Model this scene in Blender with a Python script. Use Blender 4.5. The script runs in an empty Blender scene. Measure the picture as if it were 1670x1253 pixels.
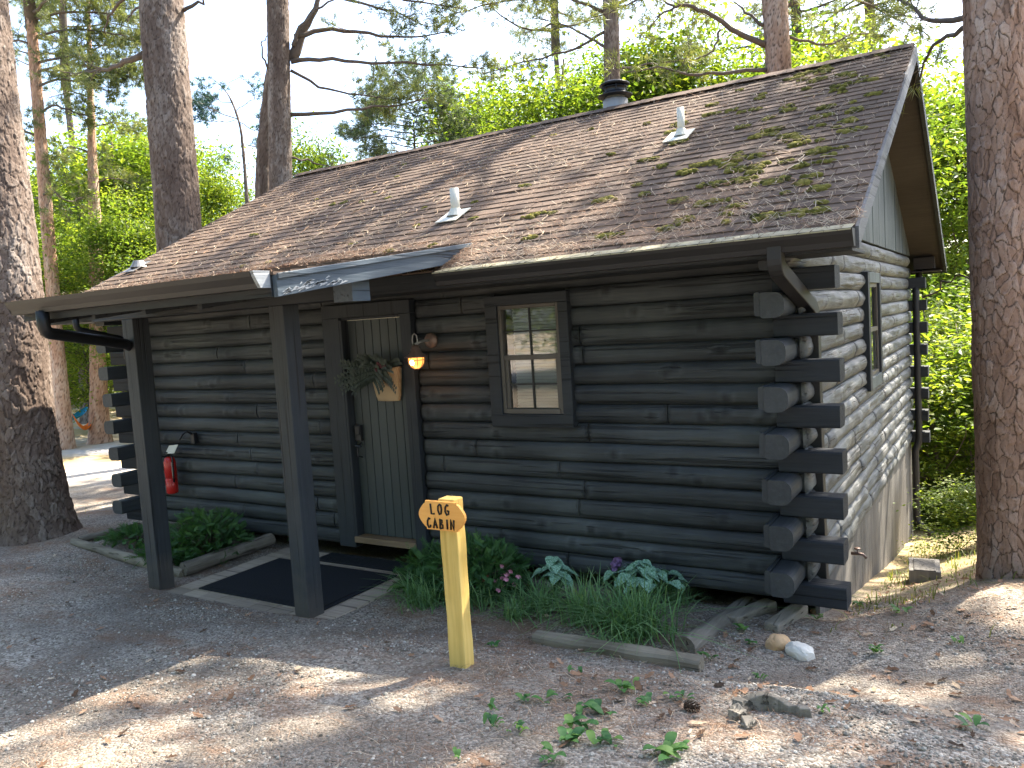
import bpy, math, random
import numpy as np
from mathutils import Vector
random.seed(7)
RNG = np.random.default_rng(11)
SC = bpy.context.scene
COL = SC.collection
# ------------------------------------------------------------------ camera, sky, sun, exposure
CAM = np.array([0.925661, -5.553229, 2.061997])
CR = np.array([[0.85040462, 0.52223116, -0.06392655],      # right
               [-0.01253755, -0.10135418, -0.99477140],    # down
               [-0.52597985, 0.84675967, -0.07964457]])    # forward
FPX = 1304.674
cam = bpy.data.cameras.new('camera'); camo = bpy.data.objects.new('camera', cam); COL.objects.link(camo)
cam.sensor_width = 36; cam.lens = FPX * 36 / 1670; cam.clip_end = 2000; cam.clip_start = .05
from mathutils import Matrix
camo.matrix_world = Matrix([[CR[0][0], -CR[1][0], -CR[2][0], CAM[0]], [CR[0][1], -CR[1][1], -CR[2][1], CAM[1]],
                            [CR[0][2], -CR[1][2], -CR[2][2], CAM[2]], [0, 0, 0, 1]])
SC.camera = camo
SUN = np.array([.26, .72, .95]); SUN = SUN / np.linalg.norm(SUN)
w = bpy.data.worlds.new('World'); SC.world = w; w.use_nodes = True
sky = w.node_tree.nodes.new('ShaderNodeTexSky'); sky.sky_type = 'NISHITA'; sky.sun_disc = False
sky.sun_elevation = math.asin(SUN[2]); sky.sun_rotation = math.atan2(SUN[0], SUN[1])
sky.dust_density = 2.3; sky.air_density = .9; sky.ozone_density = 1.0
bg = w.node_tree.nodes['Background']; bg.inputs['Strength'].default_value = .15
w.node_tree.links.new(sky.outputs[0], bg.inputs[0])
sl = bpy.data.lights.new('sun', 'SUN'); sl.energy = 5.0; sl.angle = math.radians(.55); sl.color = (1, .91, .78)
so = bpy.data.objects.new('sun', sl); COL.objects.link(so); so.rotation_euler = Vector(SUN).to_track_quat('Z', 'Y').to_euler()
SC.view_settings.view_transform = 'Standard'; SC.view_settings.look = 'None'; SC.view_settings.exposure = 2.2; SC.view_settings.gamma = 1
SC.cycles.max_bounces = 7; SC.cycles.transparent_max_bounces = 8; SC.cycles.use_denoising = True

# ------------------------------------------------------------------ maths helpers
def sm(t): t = np.clip(t, 0, 1); return t * t * (3 - 2 * t)
def at(u, v, d):            # point seen at photo pixel u,v at forward distance d (metres)
    r = np.array([(u - 835) / FPX, (v - 626.5) / FPX, 1.]) @ CR
    return CAM + d * r
def _hash(i, j, s=0):
    h = (np.int64(1) * i * 374761393 + j * 668265263 + s * 974634777) & 0x7fffffff
    h = ((h ^ (h >> 13)) * 1274126177) & 0x7fffffff
    return ((h ^ (h >> 16)) & 0xffff) / 65535.
def vn(x, y, s=0):          # value noise 0..1
    x = np.asarray(x, float); y = np.asarray(y, float)
    i = np.floor(x).astype(np.int64); j = np.floor(y).astype(np.int64); fx = sm(x - i); fy = sm(y - j)
    return (_hash(i, j, s) * (1 - fx) + _hash(i + 1, j, s) * fx) * (1 - fy) + (_hash(i, j + 1, s) * (1 - fx) + _hash(i + 1, j + 1, s) * fx) * fy
def fbm(x, y, o=4, s=0):
    t = 0; a = .5
    for k in range(o): t = t + a * vn(np.asarray(x) * 2 ** k, np.asarray(y) * 2 ** k, s + k); a *= .5
    return t / (1 - .5 ** o)
def vor(x, y, px, s=0, jit=1.):      # 2-d voronoi, periodic in x with px cells: F1, F2-F1, cell random
    i = np.floor(x).astype(np.int64); j = np.floor(y).astype(np.int64)
    f1 = np.full(x.shape, 9.); f2 = f1.copy(); cr = np.zeros(x.shape)
    for di in (-1, 0, 1):
        for dj in (-1, 0, 1):
            ci = i + di; cj = j + dj; cw = np.mod(ci, px)
            dx = ci + .5 + jit * (_hash(cw, cj, s) - .5) - x; dy = cj + .5 + jit * (_hash(cw, cj, s + 5) - .5) - y
            d = np.sqrt(dx * dx + dy * dy); m = d < f1
            f2 = np.where(m, f1, np.minimum(f2, d)); cr = np.where(m, _hash(cw, cj, s + 9), cr); f1 = np.where(m, d, f1)
    return f1, f2 - f1, cr
def ground(x, y):
    x = np.asarray(x, float); y = np.asarray(y, float)
    t = np.maximum(0, -y - 1.3)
    z = -.12 + .35 * (1 - np.exp(-t / 2)) + 0.085 * np.clip(x + 4, 0, 4.2) * sm((-y - .8) / 1.4)
    z = z + .13 * sm((x + .3) / 1.6) * sm((y + 2) / 1.5)
    s = .8 * sm((x + .2) / 1.2)
    q = np.maximum(0, y - s); fx = sm((x + 9) / 6)
    z = z - fx * 3.4 * (1 - np.exp(-.232 * q / 3.4))
    n = (fbm(x * .9, y * .9, 3, 3) - .5) * .05 + (fbm(x * 5, y * 5, 2, 8) - .5) * .016
    inporch = sm((x + 6.1) / .3) * sm((-3.2 - x) / .3) * sm((y + 1.7) / .25)
    return z + n * (1 - .9 * inporch)
def hit(u, v):
    r = np.array([(u - 835) / FPX, (v - 626.5) / FPX, 1.]) @ CR
    lo = 1.
    while lo < 80:
        p = CAM + lo * r
        if p[2] < ground(p[0], p[1]): break
        lo += .05
    a, b = lo - .05, lo
    for _ in range(12):
        m = (a + b) / 2; p = CAM + m * r
        if p[2] < ground(p[0], p[1]): b = m
        else: a = m
    return CAM + b * r
def unit(v): v = np.asarray(v, float); return v / (np.linalg.norm(v) + 1e-12)

class MB:                   # mesh builder
    def __init__(s): s.V = []; s.F = []; s.n = 0; s.T = []; s.U = []
    def add(s, V, F, tone=.5, mi=0, t2=0.):
        V = np.asarray(V, float).reshape(-1, 3)
        s.V.append(V); s.T.append(np.broadcast_to(np.asarray(tone, float), (len(V),))); s.U.append(np.broadcast_to(np.asarray(t2, float), (len(V),)))
        if isinstance(F, np.ndarray): s.F.append((F + s.n, mi))
        else:
            by = {}
            for f in F: by.setdefault(len(f), []).append(f)
            for k in by: s.F.append((np.array(by[k]) + s.n, mi))
        s.n += len(V); return s
    def box(s, x0, x1, y0, y1, z0, z1, tone=.5, mi=0, M=None, o=(0, 0, 0)):
        V = np.array([[x, y, z] for x in (x0, x1) for y in (y0, y1) for z in (z0, z1)], float)
        if M is not None: V = V @ np.asarray(M).T
        V = V + np.asarray(o)
        return s.add(V, np.array([[0, 1, 3, 2], [4, 6, 7, 5], [0, 4, 5, 1], [2, 3, 7, 6], [0, 2, 6, 4], [1, 5, 7, 3]]), tone, mi)
    def prism(s, poly, ax, a0, a1, tone=.5, mi=0):     # poly of 2-d points extruded along ax (0,1,2); points map to the other two axes in order
        n = len(poly); V = []
        for a in (a0, a1):
            for p in poly:
                q = list(p); q.insert(ax, a); V.append(q)
        F = [[i, (i + 1) % n, n + (i + 1) % n, n + i] for i in range(n)] + [list(range(n))[::-1], list(range(n, 2 * n))]
        return s.add(V, F, tone, mi)
    def tube(s, P, R, n=8, tone=.5, mi=0, cap=True, sq=None):
        P = np.asarray(P, float); m = len(P); R = np.broadcast_to(np.asarray(R, float), (m,))
        T = np.gradient(P, axis=0); T /= np.linalg.norm(T, axis=1)[:, None] + 1e-12
        ref = np.array([0, 0, 1.]) if abs(T[0][2]) < .9 else np.array([1., 0, 0])
        V = []; a = np.arange(n) / n * 2 * math.pi
        if sq: a = a + math.pi / 4
        u = unit(np.cross(T[0], ref))
        for i in range(m):
            u = unit(u - T[i] * (u @ T[i])); v = np.cross(T[i], u)
            k = sq if sq else (1, 1)
            V.append(P[i] + R[i] * (np.cos(a)[:, None] * u * k[0] + np.sin(a)[:, None] * v * k[1]))
        V = np.concatenate(V)
        i = np.arange(m - 1)[:, None] * n; j = np.arange(n)[None]; jn = (j + 1) % n
        F = np.stack([i + j, i + jn, i + n + jn, i + n + j], -1).reshape(-1, 4)
        tt = np.repeat(tone, n) if np.ndim(tone) else tone
        s.add(V, F, tt, mi)
        if cap:
            b = s.n - m * n
            s.F.append((np.arange(n)[::-1][None] + b, mi)); s.F.append((np.arange(n)[None] + b + (m - 1) * n, mi))
        return s
    def lathe(s, prof, c, n=20, tone=.5, mi=0, M=None):
        prof = np.asarray(prof, float); a = np.arange(n) / n * 2 * math.pi
        V = np.stack([prof[:, 0][:, None] * np.cos(a), prof[:, 0][:, None] * np.sin(a), np.repeat(prof[:, 1][:, None], n, 1)], -1).reshape(-1, 3)
        if M is not None: V = V @ np.asarray(M).T
        m = len(prof); i = np.arange(m - 1)[:, None] * n; j = np.arange(n)[None]; jn = (j + 1) % n
        return s.add(V + np.asarray(c), np.stack([i + j, i + jn, i + n + jn, i + n + j], -1).reshape(-1, 4), tone, mi)
    def inst(s, bv, bf, pos, mats, tone, mi=0, t2=0.):   # many copies of a small base shape; mats (m,3,3)
        m = len(pos); V = np.einsum('mij,kj->mki', mats, bv) + pos[:, None]
        F = (np.arange(m)[:, None, None] * len(bv) + bf[None]).reshape(-1, bf.shape[1])
        return s.add(V.reshape(-1, 3), F, np.repeat(tone, len(bv)) if np.ndim(tone) else tone, mi, np.repeat(t2, len(bv)) if np.ndim(t2) else t2)
    def data(s, name, mats, smooth=False):
        me = bpy.data.meshes.new(name); V = np.concatenate(s.V); me.vertices.add(len(V)); me.vertices.foreach_set('co', V.ravel())
        tot = sum(f.shape[0] for f, _ in s.F); idx = np.concatenate([f.ravel() for f, _ in s.F])
        ln = np.concatenate([np.full(f.shape[0], f.shape[1]) for f, _ in s.F]); st = np.concatenate([[0], np.cumsum(ln)[:-1]])
        me.loops.add(len(idx)); me.polygons.add(tot); me.loops.foreach_set('vertex_index', idx.astype(np.int32)); me.polygons.foreach_set('loop_start', st.astype(np.int32))
        me.polygons.foreach_set('material_index', np.concatenate([np.full(f.shape[0], m) for f, m in s.F]).astype(np.int32))
        me.polygons.foreach_set('use_smooth', np.full(tot, smooth))
        me.update(calc_edges=True)
        for nm, src in (('tone', s.T), ('t2', s.U)):
            a = me.attributes.new(nm, 'FLOAT', 'POINT'); a.data.foreach_set('value', np.concatenate(src).astype(np.float32))
        for m in (mats if isinstance(mats, (list, tuple)) else [mats]): me.materials.append(m)
        return me
    def build(s, name, mats, parent=None, smooth=False, bevel=0):
        o = bpy.data.objects.new(name, s.data(name, mats, smooth)); COL.objects.link(o)
        if parent is not None:
            o.parent = parent; o.matrix_parent_inverse = parent.matrix_basis.inverted()
        if bevel:
            b = o.modifiers.new('edge', 'BEVEL'); b.width = bevel; b.segments = 2; b.limit_method = 'ANGLE'; b.angle_limit = math.radians(40)
        return o
def tag(o, label, cat, group=None):
    o['label'] = label; o['category'] = cat
    if group: o['group'] = group
    return o
def empty(name, loc, label, cat, group=None):
    o = bpy.data.objects.new(name, None); COL.objects.link(o); o.location = loc; o.empty_display_size = .1
    return tag(o, label, cat, group)
def rotm(n):                # n random rotations about z, with random tilt
    a = RNG.uniform(0, 2 * math.pi, n); return a
def rmats(n, tilt=math.pi, s=None):
    a = RNG.uniform(0, 2 * math.pi, n); b = RNG.uniform(-tilt, tilt, n); c = RNG.uniform(0, 2 * math.pi, n)
    ca, sa, cb, sb, cc, sc = np.cos(a), np.sin(a), np.cos(b), np.sin(b), np.cos(c), np.sin(c); z = np.zeros(n); o = np.ones(n)
    A = np.array([[ca, -sa, z], [sa, ca, z], [z, z, o]]).transpose(2, 0, 1); B = np.array([[o, z, z], [z, cb, -sb], [z, sb, cb]]).transpose(2, 0, 1)
    Cc = np.array([[cc, -sc, z], [sc, cc, z], [z, z, o]]).transpose(2, 0, 1)
    M = A @ B @ Cc
    return M if s is None else M * np.asarray(s).reshape(-1, 1, 1)

# ------------------------------------------------------------------ materials
class NT:
    def __init__(s, name, rough=.7, spec=.3, metal=0.):
        s.m = bpy.data.materials.new(name); s.m.use_nodes = True; s.t = s.m.node_tree
        s.b = s.t.nodes['Principled BSDF']; s.b.inputs['Roughness'].default_value = rough; s.b.inputs['Specular IOR Level'].default_value = spec; s.b.inputs['Metallic'].default_value = metal
    def n(s, ty, ins={}, **kw):
        x = s.t.nodes.new(ty)
        for k, v in kw.items(): setattr(x, k, v)
        for k, v in ins.items():
            if hasattr(v, 'node'): s.t.links.new(v, x.inputs[k])
            else: x.inputs[k].default_value = v
        return x
    def obj(s, scale=(1, 1, 1)):
        c = s.n('ShaderNodeTexCoord'); return s.n('ShaderNodeMapping', {'Vector': c.outputs['Object'], 'Scale': scale}).outputs[0]
    def noise(s, vec, scale, detail=5, rough=.55): return s.n('ShaderNodeTexNoise', {'Vector': vec, 'Scale': scale, 'Detail': detail, 'Roughness': rough}).outputs[0]
    def voro(s, vec, scale, feat='F1'): return s.n('ShaderNodeTexVoronoi', {'Vector': vec, 'Scale': scale}, feature=feat)
    def attr(s, a='tone'): return s.n('ShaderNodeAttribute', attribute_name=a).outputs['Fac']
    def ramp(s, fac, stops):
        r = s.n('ShaderNodeValToRGB', {'Fac': fac}); e = r.color_ramp.elements
        for i, (p, c) in enumerate(stops):
            if i > 1: e.new(p)
        for i, (p, c) in enumerate(stops): e[i].position = p; e[i].color = (*c, 1) if len(c) == 3 else c
        return r.outputs[0]
    def mix(s, f, a, b, bt='MIX'):
        x = s.n('ShaderNodeMix', data_type='RGBA', blend_type=bt)
        for k, v in ((0, f), (6, a), (7, b)):
            if hasattr(v, 'node'): s.t.links.new(v, x.inputs[k])
            else: x.inputs[k].default_value = v if k == 0 else (*v, 1)
        return x.outputs[2]
    def math(s, op, a, b=0.):
        x = s.n('ShaderNodeMath', operation=op)
        for k, v in ((0, a), (1, b)):
            if hasattr(v, 'node'): s.t.links.new(v, x.inputs[k])
            else: x.inputs[k].default_value = v
        return x.outputs[0]
    def col(s, c):
        if hasattr(c, 'node'): s.t.links.new(c, s.b.inputs['Base Color'])
        else: s.b.inputs['Base Color'].default_value = (*c, 1)
    def bump(s, h, dist=.01, strength=.6):
        x = s.n('ShaderNodeBump', {'Height': h, 'Distance': dist, 'Strength': strength}); s.t.links.new(x.outputs[0], s.b.inputs['Normal'])

def wood(name, grain, c0, c1, c2, rough=.6, spec=.35, bump=.004, crack=True):   # grain: axis index
    m = NT(name, rough, spec); sc = [26, 26, 26]; sc[grain] = 1.1
    v = m.obj(tuple(sc)); g = m.noise(v, 1.5, 6, .65); big = m.noise(m.obj(), 1.3, 4)
    c = m.ramp(g, [(.3, c0), (.52, c1), (.75, c2)])
    c = m.mix(.55, c, m.ramp(big, [(.3, c0), (.7, c2)]))
    tn = m.attr('tone'); c = m.mix(1., c, m.ramp(tn, [(0, (.45, .45, .45)), (.5, (1, 1, 1)), (1, (1.7, 1.7, 1.65))]), 'MULTIPLY')
    m.col(c); hh = g
    if crack:
        sc2 = [34, 34, 34]; sc2[grain] = .7; cr = m.ramp(m.noise(m.obj(tuple(sc2)), 1., 3, .5), [(.34, (0, 0, 0)), (.41, (1, 1, 1))]); c = m.mix(1., c, m.ramp(cr, [(0, (.42, .42, .42)), (1, (1, 1, 1))]), 'MULTIPLY'); m.col(c)
        hh = m.math('ADD', g, m.math('MULTIPLY', cr, .8))
    m.bump(hh, bump, .8); return m.m
def stain(mat, h0, h1, colr, axis=2, noise_scale=6.):      # splashed dirt / damp between two heights
    t = mat.node_tree; b = t.nodes['Principled BSDF']; src = b.inputs['Base Color'].links[0].from_socket; n = t.nodes.new; L = t.links.new
    g = n('ShaderNodeTexCoord'); sx = n('ShaderNodeSeparateXYZ'); L(g.outputs['Object'], sx.inputs[0]); nz = n('ShaderNodeTexNoise'); nz.inputs['Scale'].default_value = noise_scale; nz.inputs['Detail'].default_value = 6; L(g.outputs['Object'], nz.inputs['Vector'])
    ad = n('ShaderNodeMath'); ad.operation = 'MULTIPLY_ADD'; ad.inputs[1].default_value = (h1 - h0) * 1.4; L(nz.outputs[0], ad.inputs[0]); L(sx.outputs[axis], ad.inputs[2])
    mr = n('ShaderNodeMapRange'); mr.inputs['From Min'].default_value = h1 + (h1 - h0) * .7; mr.inputs['From Max'].default_value = h0 + (h1 - h0) * .7; mr.inputs['To Max'].default_value = .85; L(ad.outputs[0], mr.inputs['Value'])
    mx = n('ShaderNodeMix'); mx.data_type = 'RGBA'; L(mr.outputs[0], mx.inputs[0]); L(src, mx.inputs[6]); mx.inputs[7].default_value = (*colr, 1); L(mx.outputs[2], b.inputs['Base Color'])
def plain(name, c, rough=.6, spec=.3, metal=0., var=.25, scale=8., bump=0):
    m = NT(name, rough, spec, metal); n = m.noise(m.obj(), scale, 5)
    m.col(m.mix(m.math('MULTIPLY', n, 1.), tuple(x * (1 - var) for x in c), tuple(min(1, x * (1 + var)) for x in c)))
    if bump: m.bump(n, bump, .6)
    return m.m
M = {}
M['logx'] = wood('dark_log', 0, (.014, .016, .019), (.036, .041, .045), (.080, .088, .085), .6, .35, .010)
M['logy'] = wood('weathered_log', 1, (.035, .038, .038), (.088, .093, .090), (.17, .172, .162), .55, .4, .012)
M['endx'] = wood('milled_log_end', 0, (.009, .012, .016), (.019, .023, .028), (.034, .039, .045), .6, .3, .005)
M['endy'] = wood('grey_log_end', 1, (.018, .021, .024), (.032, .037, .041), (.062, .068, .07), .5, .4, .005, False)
M['trimz'] = wood('dark_trim', 2, (.015, .018, .022), (.025, .030, .034), (.041, .047, .052), .6, .3, .004)
M['trimx'] = wood('dark_board', 0, (.015, .018, .021), (.026, .030, .034), (.043, .048, .052), .6, .3, .004)
M['post'] = wood('painted_post', 2, (.020, .024, .028), (.036, .041, .046), (.056, .062, .066), .6, .3, .006)
M['rake'] = wood('blue_grey_rake', 1, (.05, .07, .09), (.075, .10, .125), (.12, .145, .165), .5, .4, .004)
M['rakelt'] = wood('pale_rake', 1, (.22, .24, .26), (.33, .35, .37), (.45, .47, .48), .5, .4, .004)
M['rakemid'] = wood('weathered_rake', 1, (.04, .044, .05), (.09, .095, .10), (.19, .195, .20), .6, .3, .006)
M['siding'] = wood('gable_siding', 2, (.03, .039, .043), (.052, .066, .070), (.095, .112, .113), .6, .3, .004)
M['skirt'] = wood('tan_skirting', 2, (.07, .065, .057), (.14, .13, .115), (.235, .22, .195), .7, .2, .005)
M['soffit'] = wood('brown_soffit', 0, (.030, .025, .022), (.045, .038, .033), (.066, .056, .048), .7, .2, .002, False)
M['door'] = wood('green_door', 2, (.036, .044, .044), (.045, .055, .054), (.057, .068, .065), .5, .35, .001, False)
M['sash'] = plain('taupe_sash', (.10, .088, .072), .5, .35)
M['gutter'] = plain('dark_gutter', (.020, .019, .019), .5, .4, 0, .3, 3)
M['lip_strip'] = plain('tan_green_strip', (.30, .27, .17), .6, .3, 0, .45, 14)  # pale tan-green of the added strip, reads as the lit gutter lip
M['black'] = plain('black_metal', (.012, .013, .015), .45, .4)
M['pvc'] = plain('white_pipe', (.62, .60, .50), .5, .3, 0, .12)
M['galv'] = plain('galvanised', (.28, .27, .25), .45, .5, .5)
M['timber'] = wood('grey_timber', 0, (.10, .085, .06), (.20, .17, .125), (.34, .30, .23), .8, .15, .01)
M['timbery'] = wood('grey_round_timber', 1, (.09, .078, .06), (.19, .165, .13), (.32, .285, .23), .8, .15, .012)
M['deck'] = wood('tan_paving', 0, (.24, .195, .15), (.37, .305, .235), (.50, .42, .33), .8, .2, .004)
M['signpost'] = wood('yellow_post', 2, (.46, .27, .05), (.76, .49, .12), (.92, .68, .25), .7, .2, .004, False)
M['signboard'] = wood('orange_board', 0, (.74, .28, .045), (.90, .40, .08), (.95, .50, .13), .45, .4, .001, False)
stain(M['post'], -.15, .25, (.10, .085, .07)); stain(M['signpost'], -.1, .30, (.20, .15, .09))
M['ink'] = plain('black_ink', (.012, .008, .006), .5, .3)
M['thresh'] = wood('tan_threshold', 0, (.12, .08, .045), (.20, .135, .08), (.28, .195, .12), .6, .3, .002, False)
m = NT('rubber_mat', .85, .2); v = m.voro(m.obj(), 90); m.col((.016, .018, .021)); m.bump(v.outputs[0], .004, .7); M['mat'] = m.m
m = NT('stone', .8, .25); m.col(m.mix(m.noise(m.obj(), 6), (.50, .27, .10), (.62, .48, .32))); m.bump(m.noise(m.obj(), 14), .02, .6); M['rock'] = m.m
m = NT('red_enamel', .3, .5); m.col((.50, .02, .015)); M['red'] = m.m
m = NT('basket_weave', .8, .2); v = m.obj(); n = m.n('ShaderNodeTexWave', {'Vector': v, 'Scale': 38., 'Distortion': 1.}).outputs[0]; n2 = m.n('ShaderNodeTexWave', {'Vector': v, 'Scale': 55.}, bands_direction='Z').outputs[0]
m.col(m.mix(m.math('MULTIPLY', n, n2), (.45, .32, .18), (.75, .59, .38))); m.bump(m.math('MULTIPLY', n, n2), .004, .8); M['basket'] = m.m
m = NT('copper_lamp', .4, .5, .35); m.col((.20, .13, .10)); M['lamp'] = m.m
m = NT('amber_globe', .15, .5); m.col((.75, .33, .08)); m.b.inputs['Emission Color'].default_value = (1, .36, .07, 1); m.b.inputs['Emission Strength'].default_value = .55; M['globe'] = m.m
m = NT('filament', .5); m.b.inputs['Emission Color'].default_value = (1, .66, .28, 1); m.b.inputs['Emission Strength'].default_value = 12; M['bulb'] = m.m
# window glass: clear sheet with a sky reflection
m = NT('window_glass', .02, .8); gl = m.n('ShaderNodeBsdfGlossy', {'Roughness': .03, 'Color': (1, 1, 1, 1)}); tr = m.n('ShaderNodeBsdfTransparent', {'Color': (.85, .88, .86, 1)})
fr = m.n('ShaderNodeFresnel', {'IOR': 2.0}); mx = m.n('ShaderNodeMixShader'); m.t.links.new(fr.outputs[0], mx.inputs[0]); m.t.links.new(tr.outputs[0], mx.inputs[1]); m.t.links.new(gl.outputs[0], mx.inputs[2])
m.t.links.new(mx.outputs[0], m.t.nodes['Material Output'].inputs[0]); M['glass'] = m.m
M['blind'] = plain('white_blind', (.42, .45, .43), .6, .3, 0, .05)
M['dark_room'] = plain('dark_interior', (.03, .028, .025), .8, .1)
# shingles
m = NT('brown_shingle', .9, .15); tn = m.attr('tone'); c = m.ramp(tn, [(0, (.062, .043, .031)), (.5, (.130, .090, .066)), (1, (.205, .148, .112))])
c = m.mix(.35, c, m.ramp(m.noise(m.obj(), 260, 2), [(.3, (.055, .04, .032)), (.7, (.24, .18, .14))]))
c = m.mix(m.ramp(m.noise(m.obj((1, 1, 1)), .9, 5), [(.45, (0, 0, 0)), (.7, (.55, .55, .55))]), c, (.085, .066, .054)); m.col(c); m.bump(m.noise(m.obj(), 220, 2), .003, .7); M['shingle'] = m.m
m = NT('roof_moss', .95, .1); c = m.ramp(m.math('ADD', m.math('MULTIPLY', m.noise(m.obj(), 30, 3), .6), m.math('MULTIPLY', m.attr('tone'), .4)), [(.25, (.06, .06, .018)), (.5, (.19, .175, .035)), (.8, (.36, .30, .09))]); m.col(c); m.bump(m.noise(m.obj(), 160, 3), .02, .9); M['moss'] = m.m
def foliage(name, stops, trans=.5, rough=.5, spec=.3):
    m = NT(name, rough, spec); oi = m.n('ShaderNodeObjectInfo').outputs['Random']
    f = m.math('ADD', m.math('MULTIPLY', m.attr('tone'), .8), m.math('MULTIPLY', oi, .2)); c = m.ramp(f, stops); m.col(c)
    tb = m.n('ShaderNodeBsdfTranslucent'); c2 = m.mix(1., c, (1.5, 1.45, .55), 'MULTIPLY'); m.t.links.new(c2, tb.inputs[0])
    mx = m.n('ShaderNodeMixShader', {'Fac': trans}); m.t.links.new(m.b.outputs[0], mx.inputs[1]); m.t.links.new(tb.outputs[0], mx.inputs[2])
    m.t.links.new(mx.outputs[0], m.t.nodes['Material Output'].inputs[0]); return m.m
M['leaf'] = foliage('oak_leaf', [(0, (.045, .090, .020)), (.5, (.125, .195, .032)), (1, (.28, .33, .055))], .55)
M['needle'] = foliage('pine_needle_green', [(0, (.07, .10, .045)), (.5, (.13, .16, .07)), (1, (.24, .25, .11))], .4)
M['blueneedle'] = foliage('blue_pine_needle', [(0, (.02, .05, .055)), (.6, (.035, .09, .10)), (1, (.06, .13, .13))], .25)
M['bluegreen'] = foliage('grey_green_needle', [(0, (.05, .085, .055)), (.5, (.09, .13, .085)), (1, (.16, .20, .12))], .35)
M['shrub'] = foliage('yew_leaf', [(0, (.025, .07, .022)), (.5, (.06, .145, .045)), (1, (.14, .26, .07))], .3)
M['blade'] = foliage('grass_blade', [(0, (.08, .16, .07)), (.5, (.16, .30, .13)), (1, (.33, .46, .23))], .4)
M['weed'] = foliage('weed_leaf', [(0, (.04, .12, .045)), (.5, (.08, .20, .06)), (1, (.20, .33, .08))], .35)
M['eucalyptus'] = foliage('dried_eucalyptus', [(0, (.03, .042, .034)), (.5, (.06, .08, .06)), (1, (.12, .14, .10))], .1)
M['litgrass'] = foliage('wild_grass', [(0, (.05, .09, .02)), (.5, (.10, .15, .03)), (1, (.26, .24, .09))], .4)
m = NT('silver_leaf', .5, .3); v = m.voro(m.obj(), 60, 'DISTANCE_TO_EDGE'); m.col(m.mix(m.ramp(v.outputs[0], [(.04, (0, 0, 0)), (.12, (1, 1, 1))]), (.08, .19, .10), (.28, .44, .31))); M['silver'] = m.m
M['pink'] = plain('pink_petal', (.75, .32, .45), .6, .2); M['purple'] = plain('purple_petal', (.22, .13, .26), .7, .2); M['rustbud'] = plain('rust_bud', (.30, .09, .06), .7, .2)
m = NT('litter', .85, .15); m.col(m.ramp(m.attr('tone'), [(0, (.045, .030, .020)), (.35, (.15, .085, .05)), (.7, (.33, .20, .125)), (1, (.56, .46, .33))])); M['litter'] = m.m
m = NT('pebble', .8, .25); c = m.ramp(m.attr('tone'), [(0, (.11, .095, .075)), (.4, (.28, .25, .205)), (.75, (.47, .43, .36)), (1, (.68, .64, .57))]); m.col(m.mix(.3, c, m.noise(m.obj(), 90, 3), 'MULTIPLY')); M['pebble'] = m.m
# bark (plates from geometry attributes): tone = plate random, t2 = crack depth
def bark(name, cr, a, b, c):
    m = NT(name, .85, .2); n = m.noise(m.obj((1, 1, .35)), 34, 6, .75)
    col = m.ramp(m.math('ADD', m.math('MULTIPLY', m.attr('tone'), .55), m.math('MULTIPLY', n, .45)), [(.2, a), (.5, b), (.8, c)])
    m.col(m.mix(m.math('MAXIMUM', m.attr('t2'), m.math('MULTIPLY', n, .55)), cr, col)); m.bump(m.math('ADD', n, m.math('MULTIPLY', m.noise(m.obj((1, 1, .5)), 90, 3), .5)), .006, .8); return m.m
M['barkred'] = bark('red_pine_bark', (.04, .024, .015), (.15, .085, .055), (.29, .185, .13), (.42, .33, .27))
M['barkgrey'] = bark('grey_pine_bark', (.038, .025, .018), (.075, .050, .038), (.145, .108, .085), (.30, .26, .225))
M['barkorange'] = bark('orange_pine_bark', (.10, .05, .03), (.26, .14, .085), (.42, .26, .17), (.56, .44, .34))
M['twig'] = plain('branch_bark', (.115, .092, .075), .85, .15, 0, .45, 12, .01)
# ground
m = NT('gravel_ground', .9, .15); o = m.obj(); big = m.noise(o, .55, 6, .6); mid = m.noise(o, 2.3, 6, .65); fine = m.noise(o, 40, 4, .7)
v1 = m.voro(o, 75); v2 = m.voro(o, 38)
stone = m.ramp(m.n('ShaderNodeSeparateColor', {'Color': v1.outputs['Color']}).outputs[0], [(0, (.135, .115, .092)), (.5, (.32, .28, .23)), (1, (.58, .53, .45))])
dirt = m.ramp(fine, [(.3, (.085, .068, .053)), (.7, (.27, .225, .18))])
rust = m.ramp(m.noise(m.obj((1, 1, 1)), 60, 4, .8), [(.3, (.11, .055, .03)), (.7, (.34, .19, .11))])
c = m.mix(m.ramp(m.noise(o, 1.1, 6, .6), [(.38, (.15, .15, .15)), (.6, (.85, .85, .85))]), dirt, stone)
c = m.mix(m.ramp(m.noise(m.obj((.8, 1.6, 1)), 1.7, 6, .7), [(.50, (0, 0, 0)), (.68, (.65, .65, .65))]), c, rust)
# far ground beside the cabin and the slope behind: dry straw, soil and moss green
sx = m.n('ShaderNodeSeparateXYZ', {'Vector': o}); slope = m.n('ShaderNodeMapRange', {'Value': sx.outputs[1], 'From Min': .6, 'From Max': 3.}).outputs[0]
xx = m.n('ShaderNodeMapRange', {'Value': sx.outputs[0], 'From Min': -4., 'From Max': -1.}).outputs[0]
soil = m.ramp(m.noise(o, 6, 6, .7), [(.35, (.16, .13, .075)), (.5, (.36, .27, .16)), (.65, (.20, .23, .06))])
c = m.mix(m.math('MULTIPLY', slope, xx), c, soil)
lf = m.n('ShaderNodeMapRange', {'Value': sx.outputs[0], 'From Min': -10.5, 'From Max': -13.}).outputs[0]
straw = m.ramp(m.noise(m.obj((.25, .5, 1)), 1.1, 4, .6), [(.42, (.50, .37, .19)), (.56, (.55, .51, .46))]); c = m.mix(lf, c, straw)
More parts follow.
